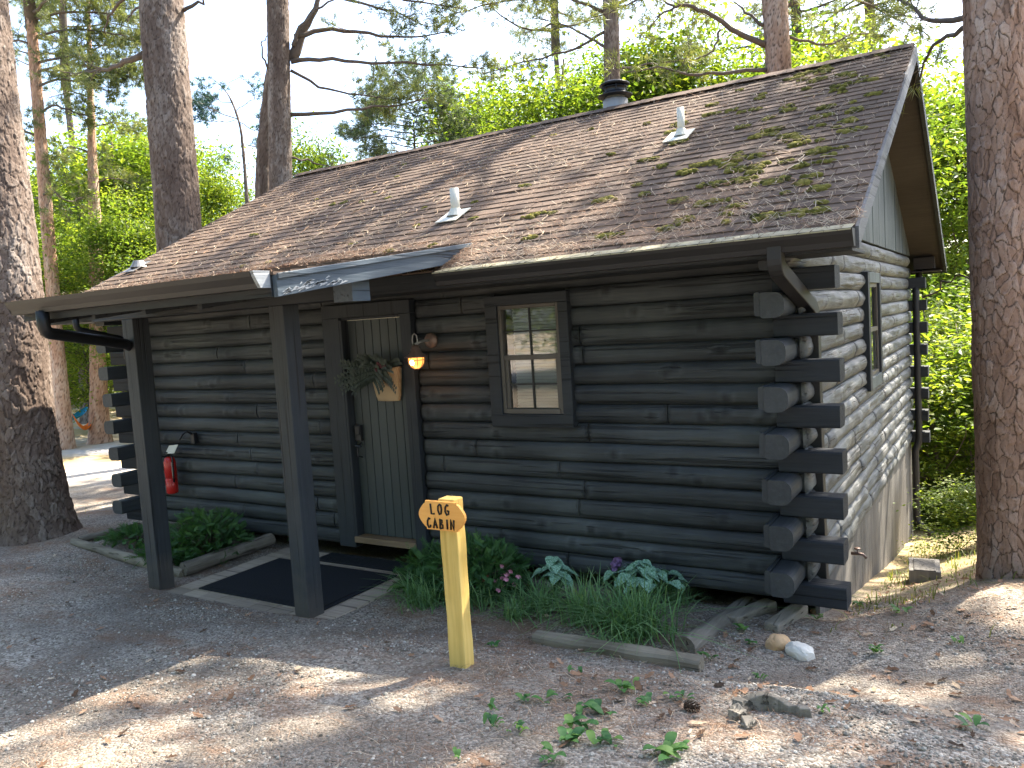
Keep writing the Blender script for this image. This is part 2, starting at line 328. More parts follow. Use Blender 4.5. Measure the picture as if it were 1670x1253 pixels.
m.col(c); m.bump(m.math('ADD', m.math('MULTIPLY', v1.outputs[0], -1.), m.math('MULTIPLY', fine, .8)), .012, .9); M['ground'] = m.m

# ------------------------------------------------------------------ ground sheet
def axis(segs):
    out = []
    for a, b, st in segs: out.append(np.arange(a, b, st))
    return np.concatenate(out + [[segs[-1][1]]])
xs = axis([(-160, -40, 10), (-40, -12, 1.), (-12, -8, .15), (-8, 2.6, .03), (2.6, 8, .2), (8, 40, 2), (40, 160, 10)])
ys = axis([(-80, -20, 6), (-20, -6, .5), (-6, -4, .1), (-4, 2.2, .03), (2.2, 8, .15), (8, 40, 1.5), (40, 200, 10)])
XX, YY = np.meshgrid(xs, ys, indexing='ij'); ZZ = ground(XX, YY)
nn = (fbm(XX * 22, YY * 22, 2, 5) - .5) * .012 * (np.abs(XX + 3) < 7) * (np.abs(YY + 1.5) < 4); ZZ = ZZ + nn * (1 - (XX > -5.9) * (XX < -3.3) * (YY > -1.6))
ny = len(ys); i = np.arange(len(xs) - 1)[:, None] * ny; j = np.arange(ny - 1)[None]
g = MB().add(np.stack([XX, YY, ZZ], -1).reshape(-1, 3), np.stack([i + j, i + ny + j, i + ny + j + 1, i + j + 1], -1).reshape(-1, 4)).build('ground', M['ground'], smooth=True); g['kind'] = 'structure'

# ------------------------------------------------------------------ the cabin
H = .1524
cabin = empty('log_cabin', (-4, 3.4, -.1), 'dark grey log cabin with mossy brown shingle roof and small porch', 'cabin')
def bound(k, s, sd):        # wavy course line
    return k * H + (fbm(s * .8 + 17 * k, 3.3 * k, 3, sd) - .5) * .022 * (0 < k < 15)
def log_course(mb, k, s0, s1, place, sd, bulge=.048, amp=1., holes=(), segmin=1.1, segmax=3.2):
    rs = np.random.default_rng(1000 + k * 7 + sd)
    cuts = [s0]
    while True:
        n = cuts[-1] + rs.uniform(segmin, segmax)
        if n > s1 - .7: break
        cuts.append(n)
    cuts.append(s1)
    spans = []
    for a, b in zip(cuts[:-1], cuts[1:]):
        parts = [(a, b)]
        for (h0, h1, z0, z1) in holes:
            if (k + .5) * H < z0 or (k + .5) * H > z1: continue
            np_ = []
            for (p, q) in parts:
                if q <= h0 or p >= h1: np_.append((p, q)); continue
                if p < h0: np_.append((p, h0))
                if q > h1: np_.append((h1, q))
            parts = np_
        spans += parts
    for (a, b) in spans:
        if b - a < .03: continue
        n = max(3, int((b - a) / .03)); s = np.linspace(a + .002, b - .002, n); t = np.array([-1, -.93, -.8, -.6, -.35, -.1, .15, .4, .63, .82, .94, 1.])
        lo = bound(k, s, sd) + .0015; hi = bound(k + 1, s, sd) - .0015; mid = (lo + hi) / 2; hf = (hi - lo) / 2
        bb = bulge * rs.uniform(.82, 1.12); e = np.minimum(s - a, b - s); ef = 1 - .35 * np.exp(-e / .012)
        knot = np.zeros(n); kt = []
        S, T = np.meshgrid(s, t, indexing='ij')
        out = bb * np.power(np.clip(1 - np.abs(T) ** 2.4, 0, 1), .55) * ef[:, None]
        out += (fbm(S * 3 + k * 9, T * 1.2 + k, 3, sd + 3) - .5) * .018 * amp * (1 - T ** 4)
        tone = np.full(S.shape, .5 + rs.uniform(-.2, .2)) + (fbm(S * 1.5, T + 5 * k, 2, sd) - .5) * .25
        for _ in range(rs.poisson((b - a) * 1.1)):
            ks, kt_ = rs.uniform(a, b), rs.uniform(-.5, .5); d2 = ((S - ks) ** 2 + ((T - kt_) * .07) ** 2); out += .014 * np.exp(-d2 / .0028) - .012 * np.exp(-d2 / .0004); tone -= .6 * np.exp(-d2 / .0010); tone += .25 * np.exp(-(d2 - .003) ** 2 / .000004)
        Z = mid[:, None] + hf[:, None] * T
        V = place(S.ravel(), out.ravel(), Z.ravel()); m = len(t); i = np.arange(n - 1)[:, None] * m; j = np.arange(m - 1)[None]
        F = np.stack([i + j, i + m + j, i + m + j + 1, i + j + 1], -1).reshape(-1, 4)
        mb.add(V, F, np.clip(tone.ravel(), 0, 1))
        base = mb.n - n * m
        for r in (0, (n - 1) * m):      # end caps
            mb.F.append((np.arange(m)[None] + base + r, 0))
XL, XR, DY = -7.78, -.2, 6.9
fplace = lambda s, o, z: np.stack([s, .045 - o, z], -1)
DOOR = (-4.57, -3.50, 0, 2.30); WIN = (-2.66, -2.0, 1.25, 2.22)
mb = MB()
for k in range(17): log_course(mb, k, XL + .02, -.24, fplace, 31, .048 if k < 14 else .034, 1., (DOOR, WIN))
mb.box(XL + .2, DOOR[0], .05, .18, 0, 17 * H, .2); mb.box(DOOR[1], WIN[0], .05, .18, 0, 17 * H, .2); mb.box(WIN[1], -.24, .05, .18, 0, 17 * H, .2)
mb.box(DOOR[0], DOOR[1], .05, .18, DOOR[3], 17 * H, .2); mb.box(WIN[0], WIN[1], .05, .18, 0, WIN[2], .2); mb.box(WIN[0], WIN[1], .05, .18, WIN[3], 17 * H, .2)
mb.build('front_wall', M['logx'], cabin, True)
SW = (2.72, 3.5, 1.28, 2.20)
splace = lambda s, o, z: np.stack([-.248 + o, s, z], -1)
mb = MB()
for k in range(17): log_course(mb, k, .0 if k < 15 else (-.36 if k == 15 else -.12), DY, splace, 57, .05, 2.2, (SW,), .6, 2.4)
mb.box(-.40, -.25, .19, SW[0], 0, 17 * H, .3); mb.box(-.40, -.25, SW[1], DY - .02, 0, 17 * H, .3); mb.box(-.40, -.25, SW[0], SW[1], 0, SW[2], .3); mb.box(-.40, -.25, SW[0], SW[1], SW[3], 17 * H, .3)
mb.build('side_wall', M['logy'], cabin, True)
mb = MB()
for k in range(17): log_course(mb, k, 0, DY, lambda s, o, z: np.stack([XL + .045 - o, s, z], -1), 77, .048, 1.)
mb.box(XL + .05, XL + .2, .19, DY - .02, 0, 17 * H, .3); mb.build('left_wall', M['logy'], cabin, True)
mb = MB()
for k in range(17): log_course(mb, k, XL + .02, -.24, lambda s, o, z: np.stack([s, DY - .045 + o, z], -1), 91, .048, 1.)
mb.box(XL + .2, -.41, DY - .18, DY - .05, 0, 17 * H, .3); mb.build('back_wall', M['logx'], cabin, True)
# projecting corner logs
rs = np.random.default_rng(5)
def rrect(a0, a1, z0, z1, r, rounded=(1, 1, 1, 1), n=4):
    pts = []
    for (cx, cz, st, q) in ((a1, z1, 0, 0), (a0, z1, 90, 1), (a0, z0, 180, 2), (a1, z0, 270, 3)):
        rr = r * rounded[q] + .003
        ox = cx - rr if cx == a1 else cx + rr; oz = cz - rr if cz == z1 else cz + rr
        for t in np.linspace(st, st + 90, n): pts.append((ox + rr * math.cos(math.radians(t)), oz + rr * math.sin(math.radians(t))))
    return pts
for k in range(16):
    z0, z1 = k * H + .002, (k + 1) * H - .002
    if k % 2 == 0:
        j = rs.uniform(-.012, .012)
        for (y0, y1, x0, x1) in ((-.06, .13, -.40, 0 + j), (DY - .15, DY + .05, -.40, 0 + j), (-.06, .13, XL + .1, -7.98 + j)):
            p = rrect(y0, y1, z0, z1, .03, (1, .35, .35, 1)); mb = MB(); mb.prism(p, 0, min(x0, x1), max(x0, x1), .5 + rs.uniform(-.1, .1)); mb.build('log_end', M['endx'], cabin)
    else:
        j = rs.uniform(-.012, .012)
        mb = MB(); p = rrect(-.415, -.262, z0 - .014, z1 + .002, .062, (1, .15, .3, 1), 6); mb.prism([(a, b) for a, b in p], 1, -.33 + j, .03, .5)
        mb.prism(rrect(-.452, -.417, z0 + .0, z1 + .006, .014, (0, 1, 1, 0)), 1, -.325 + j, .03, .4) if k < 14 else None
        mb.build('log_end', M['endy'], cabin)
        mb = MB(); mb.prism(rrect(XL - .0, XL + .18, z0, z1, .05, (.3, 1, 1, .3), 5), 1, -.33 + j, .03, .5); mb.build('log_end', M['endy'], cabin)
        mb = MB(); mb.prism(rrect(-.41, -.22, z0, z1, .03), 1, DY - .02, DY + .3, .5); mb.build('log_end', M['endy'], cabin)
# skirting below the logs on the falling side
mb = MB(); y = .30
while y < DY - .02:
    wd = .195; y1 = min(y + wd, DY); zb = float(min(ground(-.2, y), ground(-.2, y1))) - .12
    mb.box(-.264 - rs.uniform(0, .003), -.235, y + .001, y1 - .002, zb, .004, .5 + rs.uniform(-.12, .12)); y = y1
y = .33
pass
mb.box(-.40, -.263, DY - .1, DY, -2., 0, .4); mb.box(XL, -.4, DY - .1, DY - .03, -2., .0, .4)
mb.build('skirting', M['skirt'], cabin)
# gable siding
def rz(y): return 2.775 + .5 * y if y < 3.45 else 4.5 - .5 * (y - 3.45)
mb = MB(); y = -.35; n = 0
while y < DY + .4:
    y1 = y + .245; a, b = rz(y) - .1, rz(y1) - .1
    if y < 3.45 < y1: b = a
    if min(a, b) > 2.60: mb.prism([(y + .004, 2.595), (y1 - .004, 2.595), (y1 - .004, b), (y + .004, a)], 0, -.235 - rs.uniform(0, .008), -.205 + rs.uniform(0, .006), .5 + rs.uniform(-.2, .2))
    y = y1
mb.build('gable_siding', M['siding'], cabin)
mb = MB(); mb.prism([(.1, 2.6), (6.8, 2.6), (3.45, 4.38)], 0, XL + .02, XL + .06, .5); mb.build('gable_siding', M['siding'], cabin)
# roof deck + shingles
RX0, RX1 = -8.3, .2; EY = -.55
mb = MB()
mb.prism([(EY, rz(EY) - .035), (3.45, 4.465), (7.45, 2.465), (7.45, 2.38), (3.45, 4.38), (EY, rz(EY) - .12)], 0, RX0 + .02, RX1 - .02, .5, 0)
roof = mb.build('roof', M['soffit'], cabin)
def shingle_slope(mb, x0, x1, pt, L, up, nrm, seed, notch=None):
    r = np.random.default_rng(seed); ex = .135; rows = int(L / ex) + 1
    for i in range(rows):
        t0 = i * ex - .02; t1 = min(t0 + ex + .03, L); x = x0 - r.uniform(0, .3)
        if t0 > L: break
        rt = r.uniform(-.05, .05); lift = .010
        while x < x1:
            wd = .305 + r.uniform(-.004, .004); a, b = max(x + .003, x0), min(x + wd - .003, x1); x += wd
            if b - a < .02 or (notch and notch(a, b, t0)): continue
            j = r.uniform(-.006, .006); sg = .012 * math.sin(a * 1.1 + i * .02) ; lf = lift + abs(r.normal(0, .0025)); lo = t0 + j
            def q(xx, tt, hh): return pt + np.array([xx, 0, 0]) + up * tt + nrm * (hh + sg * .5)
            V = [q(a, lo, lf), q(b, lo, lf + r.normal(0, .0015)), q(b, t1, .001), q(a, t1, .001), q(a, lo, -.006), q(b, lo, -.006), q(b, t1, -.008), q(a, t1, -.008)]
            mb.add(V, np.array([[0, 1, 2, 3], [4, 5, 1, 0], [5, 6, 2, 1], [7, 4, 0, 3]]), np.clip(.5 + rt + r.normal(0, .10), 0, 1))
up = unit([0, 1, .5]); nrm = unit([0, -.5, 1]); L = 4.0 * math.sqrt(1.25)
mb = MB(); shingle_slope(mb, RX0, RX1, np.array([0, EY, 2.475]) + nrm * .0, L, up, nrm, 3)
mb.add([[RX0, 3.45, 4.49], [RX1, 3.45, 4.49], [RX1, 7.47, 2.48], [RX0, 7.47, 2.48]], [[0, 3, 2, 1]], .5)
x = RX0
while x < RX1 - .02:      # ridge caps
    w_ = min(.25, RX1 - x); z = 4.502 + rs.uniform(0, .006)
    mb.add([[x, 3.31, z - .062], [x + w_, 3.31, z - .07], [x + w_, 3.45, z], [x, 3.45, z + .008], [x, 3.59, z - .062], [x + w_, 3.59, z - .07]], [[0, 1, 2, 3], [3, 2, 5, 4]], .45 + rs.uniform(-.1, .2)); x += .145
mb.build('shingles', M['shingle'], roof)
for x0, x1 in ((RX1 - .018, RX1 + .02), (RX0 - .02, RX0 + .018)):
    mb = MB(); mb.prism([(EY - .02, rz(EY) - .155), (3.45, 4.335), (3.45, 4.47), (EY - .02, rz(EY) - .03)], 0, x0, x1, .5); mb.build('rake_board', M['rakemid'], roof)
    mb = MB(); mb.prism([(7.47, 2.335), (7.47, 2.465), (3.452, 4.47), (3.452, 4.335)], 0, x0, x1, .5); mb.build('rake_board', M['trimx'], roof)
for bx in ((RX0, RX1 - .02, EY - .025, EY - .002, 2.34, 2.465), (RX0, RX1 - .02, 7.452, 7.475, 2.34, 2.45)): mb = MB(); mb.box(*bx, .5); mb.build('fascia', M['trimx'], roof)
mb = MB(); mb.box(RX0 + .05, RX1 - .02, EY, -.06, 2.335, 2.35, .4); mb.build('eave_soffit', M['trimx'], roof)
mb = MB(); mb.box(-.19, .17, 7.0, 7.44, 2.36, 2.375, .5); mb.box(-.16, .10, 6.98, 7.12, 2.40, 2.56, .2); mb.build('soffit_box', M['soffit'], roof)
# header board under the front eave
mb = MB(); mb.box(XL, -.20, -.035, .04, 2.38, 2.60, .4); mb.build('header_board', M['trimx'], cabin, bevel=.006)
# porch roof
def pz(y): return 2.7325 + .13 * y
PX0, PX1, PY = -5.55, -2.76, -2.2
mb = MB(); mb.prism([(PY, pz(PY) - .035), (-.12, pz(-.12) - .03), (-.12, pz(-.12) - .13), (PY, pz(PY) - .10)], 0, PX0 + .02, PX1 - .02, .5); proof = mb.build('porch_roof', M['soffit'], cabin)
mb = MB(); up2 = unit([0, 1, .13]); n2 = unit([0, -.13, 1]); shingle_slope(mb, PX0, PX1 + .01, np.array([0, PY, pz(PY) - .02]), 2.05, up2, n2, 9); mb.build('shingles', M['shingle'], proof)
mb = MB()
mb.prism([(PY - .01, pz(PY) - .16), (-.55, pz(-.55) - .15), (-.12, pz(-.12) - .06), (-.12, pz(-.12) - .02), (PY - .01, pz(PY) - .03)], 0, PX1 - .018, PX1 + .02, .5)
mb.prism([(PY - .01, pz(PY) - .055), (-.15, pz(-.15) - .045), (-.15, pz(-.15) - .012), (PY - .01, pz(PY) - .02)], 0, PX1 + .021, PX1 + .036, .6)
mb.build('rake_board', M['rake'], proof, bevel=.003)
mb = MB()   # flaking pale paint at the low end of the rake
for q in range(46):
    y = PY + .02 + rs.beta(1.2, 1.8) * .62; z = pz(y) - .155 + rs.uniform(.002, .012 + .05 * math.exp(-((y - PY - .3) / .22) ** 2)); l = rs.uniform(.02, .10)
    mb.prism([(y, z), (y + l, z + .012 + l * .13), (y + l * .7, z + .018 + l * .1), (y + .1 * l, z + .006)], 0, PX1 + .0205, PX1 + .023, .6)
mb.build('flaked_paint', M['rakelt'], proof)
mb = MB(); mb.box(PX0, PX1 - .02, PY - .022, PY - .001, pz(PY) - .155, pz(PY) - .03, .5); mb.build('fascia', M['trimx'], proof)
# gutters
def gutter(x0, x1, y, zt, parent=roof):
    mb = MB(); pr = [(y, zt), (y, zt - .10), (y - .075, zt - .10), (y - .085, zt - .07), (y - .115, zt - .03), (y - .125, zt), (y - .119, zt), (y - .108, zt - .028), (y - .078, zt - .068), (y - .07, zt - .094), (y - .006, zt - .094), (y - .006, zt)]
    mb.prism(pr, 0, x0, x1); mb.prism([(y - .001, zt), (y - .001, zt - .099), (y - .074, zt - .099), (y - .112, zt - .03), (y - .12, zt - .001)], 0, x1, x1 + .003, .6); mb.prism([(y - .001, zt), (y - .001, zt - .099), (y - .074, zt - .099), (y - .112, zt - .03), (y - .12, zt - .001)], 0, x0 - .003, x0)
    return mb.build('gutter', M['gutter'], parent)
gutter(-2.73, .2, EY - .027, 2.455); gutter(-8.3, PX0 - .02, EY - .027, 2.49); gutter(PX0 - .02, PX1 - .05, PY - .024, pz(PY) - .005, proof)
mb = MB(); n = 40
for q in range(n):
    xa, xb = -2.73 + 2.93 * q / n, -2.73 + 2.93 * (q + 1) / n - .002; wv = .003 * math.sin(q * 1.7)
    mb.add([(xa, EY - .155, 2.452 + wv), (xb, EY - .155, 2.452 - wv), (xb, EY + .02, 2.492), (xa, EY + .02, 2.492), (xa, EY - .155, 2.444), (xb, EY - .155, 2.444)], [[0, 1, 2, 3], [4, 5, 1, 0]], .5)
mb.build('added_lip_strip', M['lip_strip'], roof)  # sloping strip added to show as the bright lit line above the gutter
mb = MB(); mb.box(RX0, RX1, 7.476, 7.58, 2.36, 2.46, .5); mb.build('gutter', M['gutter'], roof)
# end piece of porch gutter painted pale to look lit
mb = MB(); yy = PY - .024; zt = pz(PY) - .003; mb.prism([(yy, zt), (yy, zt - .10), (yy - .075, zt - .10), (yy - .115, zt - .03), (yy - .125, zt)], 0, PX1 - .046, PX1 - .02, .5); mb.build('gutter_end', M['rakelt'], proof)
# downspouts
def bend(pts, n=5):     # rounds the corners of a polyline
    P = [np.array(p, float) for p in pts]; out = [P[0]]
    for a, b, c in zip(P[:-2], P[1:-1], P[2:]):
        r = min(.09, .4 * np.linalg.norm(b - a), .4 * np.linalg.norm(c - b)); p, q = b + unit(a - b) * r, b + unit(c - b) * r
        for t in np.linspace(0, 1, n): out.append((1 - t) ** 2 * p + 2 * t * (1 - t) * b + t * t * q)
    out.append(P[-1]); return np.array(out)
mb = MB(); mb.tube(bend([(-.235, -.62, 2.40), (-.235, -.62, 2.27), (-.205, .235, 2.0), (-.205, .235, .05)]), .060, 4, cap=True, sq=(1.15, 1)); mb.build('downspout', M['gutter'], cabin, bevel=.006)
mb = MB(); mb.tube(bend([(-5.16, PY - .09, 2.35), (-5.16, PY - .09, 2.19), (-5.46, -1.47, 2.07), (-5.53, -1.385, 2.05)]), .046, 10); mb.build('downspout', M['black'], cabin, True)
mb = MB(); mb.tube(bend([(-7.6, EY - .09, 2.4), (-7.6, EY - .09, 2.26), (-7.55, -.12, 2.12), (-7.55, -.12, 1.9)]), .035, 8); mb.build('downspout', M['black'], cabin, True)
mb = MB(); zb = float(ground(-.1, DY)); mb.tube(bend([(-.12, 7.3, 2.4), (-.12, 7.3, 2.2), (-.12, DY - .14, 2.15), (-.12, DY - .14, .02), (-.17, DY - .16, -.10), (-.17, DY - .16, zb + .25), (.02, DY - .3, zb + .12)]), .045, 8); mb.build('downspout', M['gutter'], cabin, True)
# posts and beam
for px in (-5.43, -3.59):
    w_ = .155; zb = float(ground(px - .07, -1.33)) - .03
    mb = MB(); p = [(px - w_, -1.40), (px, -1.40), (px, -1.40 + w_), (px - w_, -1.40 + w_)]; mb.prism(p, 2, zb, 2.28, .5)
    mb.build('porch_post', M['post'], cabin, bevel=.006)
mb = MB(); mb.box(-6.02, -2.90, -1.40, -1.245, 2.281, 2.43, .45); mb.build('porch_beam', M['trimx'], cabin, bevel=.004)
mb = MB(); mb.box(-3.06, -2.885, -1.415, -1.235, 2.262, 2.45, .6); mb.build('beam_end_cap', M['rake'], cabin)
for x in (-5.35, -4.75, -4.15, -3.55):
    mb = MB(); mb.prism([(-2.16, pz(-2.16) - .19), (-.1, pz(-.1) - .21), (-.1, pz(-.1) - .14), (-2.16, pz(-2.16) - .14)], 0, x, x + .045, .5); mb.build('rafter', M['trimx'], proof)
# door
dr = MB(); x = -4.33
for q in range(7):
    dr.box(x + .003, x + .0955, .052, .09, .118, 2.155, .5 + rs.uniform(-.08, .08)); x += .0985
dr.box(-4.33, -3.64, .06, .088, .12, 2.15, .15); door = dr.build('door', M['door'], cabin, bevel=.004)
mb = MB(); mb.box(-4.31, -4.235, .012, .05, 1.02, 1.17, .5); mb.box(-4.30, -4.245, .004, .012, 1.08, 1.16, .5); mb.tube([(-4.27, .02, .98), (-4.27, -.03, .98), (-4.20, -.035, .98)], .011, 6); mb.tube([(-4.27, .05, 1.0), (-4.27, -.005, .96), (-4.27, -.005, .88), (-4.27, .05, .86)], .009, 6); mb.build('door_handle', M['black'], door, bevel=.003)
mb = MB(); mb.box(-4.36, -3.63, .0, .16, 2.156, 2.18, .5); mb.box(-4.36, -4.334, -.03, .16, .06, 2.156, .4); mb.box(-3.655, -3.63, .03, .16, .06, 2.156, .4)
mb.box(-4.57, -4.361, -.032, .06, .0, 2.18, .5); mb.box(-3.629, -3.51, -.032, .06, .0, 2.18, .5); mb.box(-4.57, -3.51, -.034, .06, 2.181, 2.30, .5); mb.build('door_frame', M['trimz'], cabin, bevel=.004)
mb = MB(); mb.box(-4.33, -3.66, .052, .062, 2.150, 2.162, .8); mb.build('weather_strip', M['pvc'], door)
mb = MB(); mb.box(-4.36, -3.63, -.05, .14, .055, .112, .6); mb.build('threshold', M['thresh'], cabin, bevel=.004)
# front window
win = MB(); X0, X1, Z0, Z1 = -2.713, -1.951, 1.194, 2.262
win.box(X0, X1, -.052, .06, 2.182, Z1, .5).box(X0, -2.602, -.05, .06, Z0 + .1, 2.181, .5).box(-2.037, X1, -.05, .06, Z0 + .1, 2.181, .5).box(X0, X1, -.053, .06, Z0, 1.297, .5)
wf = win.build('window', M['trimx'], cabin, bevel=.004)
mb = MB(); a, b, c, d = -2.601, -2.038, 1.299, 2.18
mb.box(a, a + .03, -.03, .05, c, d).box(b - .03, b, -.03, .05, c, d).box(a + .03, b - .03, -.03, .05, d - .03, d).box(a + .03, b - .03, -.035, .05, c, c + .04).box(a + .03, b - .03, -.02, .05, 1.735, 1.775)
mb.box(a + .03, a + .06, -.012, .045, c + .04, 1.735).box(b - .06, b - .03, -.012, .045, c + .04, 1.735)
mb.build('sash', M['sash'], wf, bevel=.003)
mb = MB(); mb.box(-2.329, -2.315, -.004, .006, 1.34, 1.735).box(-2.329, -2.315, -.004, .006, 1.775, 2.15).box(a + .06, b - .06, -.0035, .0055, 1.53, 1.543).box(a + .03, b - .03, -.0035, .0055, 1.96, 1.973); mb.build('muntin', M['black'], wf)
mb = MB(); mb.add([[a, .008, c], [b, .008, c], [b, .008, d], [a, .008, d]], [[0, 1, 2, 3]]); mb.build('pane', M['glass'], wf)
mb = MB()
for q in range(34): z = 1.31 + q * .026; mb.box(a + .09, b, .048, .068, z, z + .003, .5, 0).add([[a + .09, .05, z], [b, .05, z], [b, .062, z + .023], [a + .09, .062, z + .023]], [[0, 1, 2, 3]])
mb.build('blind', M['blind'], wf)
mb = MB(); mb.box(a - .05, b + .05, .30, .31, c - .05, d + .05).box(a - .05, a - .04, .06, .30, c, d).box(b + .04, b + .05, .06, .3, c, d); mb.build('dark_interior', M['dark_room'], wf)
# side window
mb = MB(); mb.box(-.25, -.165, 2.62, 2.73, 1.17, 2.30, .5, 1).box(-.25, -.175, 3.50, 3.60, 1.17, 2.30, .5, 1).box(-.25, -.174, 2.731, 3.499, 2.2, 2.30, .9).box(-.25, -.174, 2.731, 3.499, 1.17, 1.28, .9); sw = mb.build('window', [M['siding'], M['trimz']], cabin, bevel=.004)
mb = MB(); mb.box(-.235, -.20, 2.731, 2.77, 1.281, 2.199).box(-.235, -.20, 3.46, 3.499, 1.281, 2.199).box(-.235, -.20, 2.77, 3.46, 1.72, 1.76).box(-.235, -.2, 2.77, 3.46, 1.281, 1.32).box(-.235, -.2, 2.77, 3.46, 2.16, 2.199); mb.build('sash', M['sash'], sw)
mb = MB(); mb.add([[-.215, 2.74, 1.3], [-.215, 3.49, 1.3], [-.215, 3.49, 2.19], [-.215, 2.74, 2.19]], [[0, 1, 2, 3]]); mb.build('pane', M['glass'], sw)
mb = MB(); mb.box(-.245, -.235, 2.74, 3.49, 1.3, 2.19, .5); mb.build('blind', M['dark_room'], sw)
mb = MB(); mb.box(-.225, -.221, 2.77, 3.46, 1.32, 1.72, .5); mb.build('insect_screen', M['galv'], sw)
# wall lamp
lx, ly, lz = -3.34, -.20, 1.80
mb = MB(); mb.lathe([(0, 0), (.062, 0), (.066, .01), (.066, .025), (.05, .034), (.03, .045), (0, .05)], (lx + .03, .0, lz + .13), 20, M=[[1, 0, 0], [0, 0, -1], [0, 1, 0]])
lamp = mb.build('wall_lamp', M['lamp'], cabin, True)
mb = MB(); mb.tube(bend([(lx + .03, -.03, lz + .13), (lx + .03, -.12, lz + .135), (lx, ly, lz + .11)]), .012, 8); mb.tube([(lx - .022, ly, lz + .08), (lx - .028, ly, lz + .14), (lx - .02, ly, lz + .185), (lx, ly, lz + .20), (lx + .02, ly, lz + .185), (lx + .028, ly, lz + .14), (lx + .022, ly, lz + .08)], .006, 6); mb.build('lamp_bracket', M['galv'], lamp, True)
mb = MB(); mb.lathe([(0, .10), (.032, .10), (.034, .075), (.042, .07), (.042, .05), (.052, .045), (.058, .03), (.098, .006), (.10, -.002), (.09, -.002), (.05, .02), (0, .025)], (lx, ly, lz), 24); mb.build('lamp_shade', M['lamp'], lamp, True)
mb = MB(); mb.lathe([(.064, 0), (.066, -.02), (.06, -.05), (.045, -.075), (.022, -.09), (0, -.094)], (lx, ly, lz - .003), 20); mb.build('lamp_globe', M['globe'], lamp, True)
mb = MB()
for q in range(4):
    t = q * math.pi / 4; c_, s_ = math.cos(t), math.sin(t); mb.tube([(lx + c_ * r, ly + s_ * r, lz + z) for r, z in ((-.070, 0), (-.072, -.022), (-.065, -.055), (-.048, -.082), (-.02, -.098), (.02, -.098), (.048, -.082), (.065, -.055), (.072, -.022), (.070, 0))], .003, 5)
t = np.linspace(0, 2 * math.pi, 21); mb.tube([(lx + .073 * math.cos(a), ly + .073 * math.sin(a), lz - .025) for a in t], .003, 5); mb.build('lamp_cage', M['lamp'], lamp, True)
mb = MB(); mb.lathe([(0, .022), (.018, .01), (.02, -.01), (.012, -.028), (0, -.032)], (lx, ly - .055, lz - .035), 10); mb.build('bulb', M['bulb'], lamp, True)
pl = bpy.data.lights.new('lamp_light', 'POINT'); pl.energy = .25; pl.color = (1, .5, .2); pl.shadow_soft_size = .05; po = bpy.data.objects.new('lamp_light', pl); COL.objects.link(po); po.location = (lx + .02, ly - .03, lz - .13)
# tap
mb = MB(); p0 = np.array([-.2, 1.45, -.06]); mb.tube([p0, p0 + (.09, 0, 0), p0 + (.12, -.0, -.03)], [.014, .012, .012], 8); mb.tube([p0 + (.05, 0, 0), p0 + (.05, 0, .04)], .006, 6); mb.lathe([(0, 0), (.026, 0), (.028, .006), (.02, .012), (0, .012)], p0 + (.05, 0, .04), 10); mb.build('water_tap', M['lamp'], cabin, True)
# chimney and vent pipes
cx, cy = -3.05, 3.62
mb = MB(); mb.lathe([(.15, 4.35), (.15, 4.62), (.145, 4.625), (.12, 4.63), (.12, 4.66)], (cx, cy, 0), 24); ch = mb.build('chimney', M['galv'], roof, True)
mb = MB(); mb.lathe([(.12, 4.655), (.205, 4.66), (.21, 4.672), (.14, 4.70), (.13, 4.71), (.13, 4.765), (.14, 4.765), (.155, 4.768), (.155, 4.76)], (cx, cy, 0), 28); mb.lathe([(.13, 4.785), (.18, 4.79), (.182, 4.805), (.12, 4.835), (0, 4.84)], (cx, cy, 0), 28)
for q in range(6): t = q * math.pi / 3; mb.tube([(cx + .15 * math.cos(t), cy + .15 * math.sin(t), 4.68), (cx + .15 * math.cos(t), cy + .15 * math.sin(t), 4.80)], .006, 5)
mb.build('chimney_cap', M['black'], ch, True)
for (x, y, hgt, r) in ((-3.36, .56, .24, .042), (-1.61, 1.78, .25, .034), (-8.0, .44, .07, .06)):
    z = rz(y); mb = MB(); mb.tube([(x, y, z - .02), (x, y, z + hgt)], r, 14)
    vp = mb.build('vent_pipe', M['pvc'] if hgt > .1 else M['galv'], roof, True)
    mb = MB(); f = lambda dx, dy, dn: np.array([x + dx, y, z]) + up * dy + nrm * dn
    V = [f(-.13, -.17, .012), f(.10, -.17, .012), f(.10, .12, .012), f(-.13, .12, .012), f(-.13, -.17, .004), f(.10, -.17, .004), f(.10, .12, .004), f(-.13, .12, .004)]
    mb.add(V, [[0, 1, 2, 3], [4, 5, 1, 0], [5, 6, 2, 1], [6, 7, 3, 2], [7, 4, 0, 3]]); mb.lathe([(r + .045, -.01), (r + .02, .03), (r + .004, .06), (r, .06)], (x, y, z), 16); mb.build('flashing', M['pvc'] if hgt > .1 else M['galv'], vp)

# moss, needles and twigs on the roof
def roofpt(x, t, h=.0): return np.array([0, EY, 2.482])[None] + np.stack([x, 0 * x, 0 * x], -1) + t[:, None] * up + np.asarray(h).reshape(-1, 1) * nrm
r = np.random.default_rng(21)
ph = np.linspace(0, 2 * math.pi, 9)[:-1]; bv = [[0, 0, 1]]; 
for q, (rad, z) in enumerate(((.55, .8), (.9, .35), (1.05, -.1))): bv += [[rad * math.cos(a + q * .4), rad * math.sin(a + q * .4), z] for a in ph]
bf = [[0, 1 + q, 1 + (q + 1) % 8] for q in range(8)] + [[1 + 8 * k + q, 9 + 8 * k + q, 9 + 8 * k + (q + 1) % 8] for k in range(2) for q in range(8)] + [[1 + 8 * k + q, 9 + 8 * k + (q + 1) % 8, 1 + 8 * k + (q + 1) % 8] for k in range(2) for q in range(8)]
bv = np.array(bv); bf = np.array(bf)
mb = MB(); basis = np.stack([[1, 0, 0], up, nrm], 1)
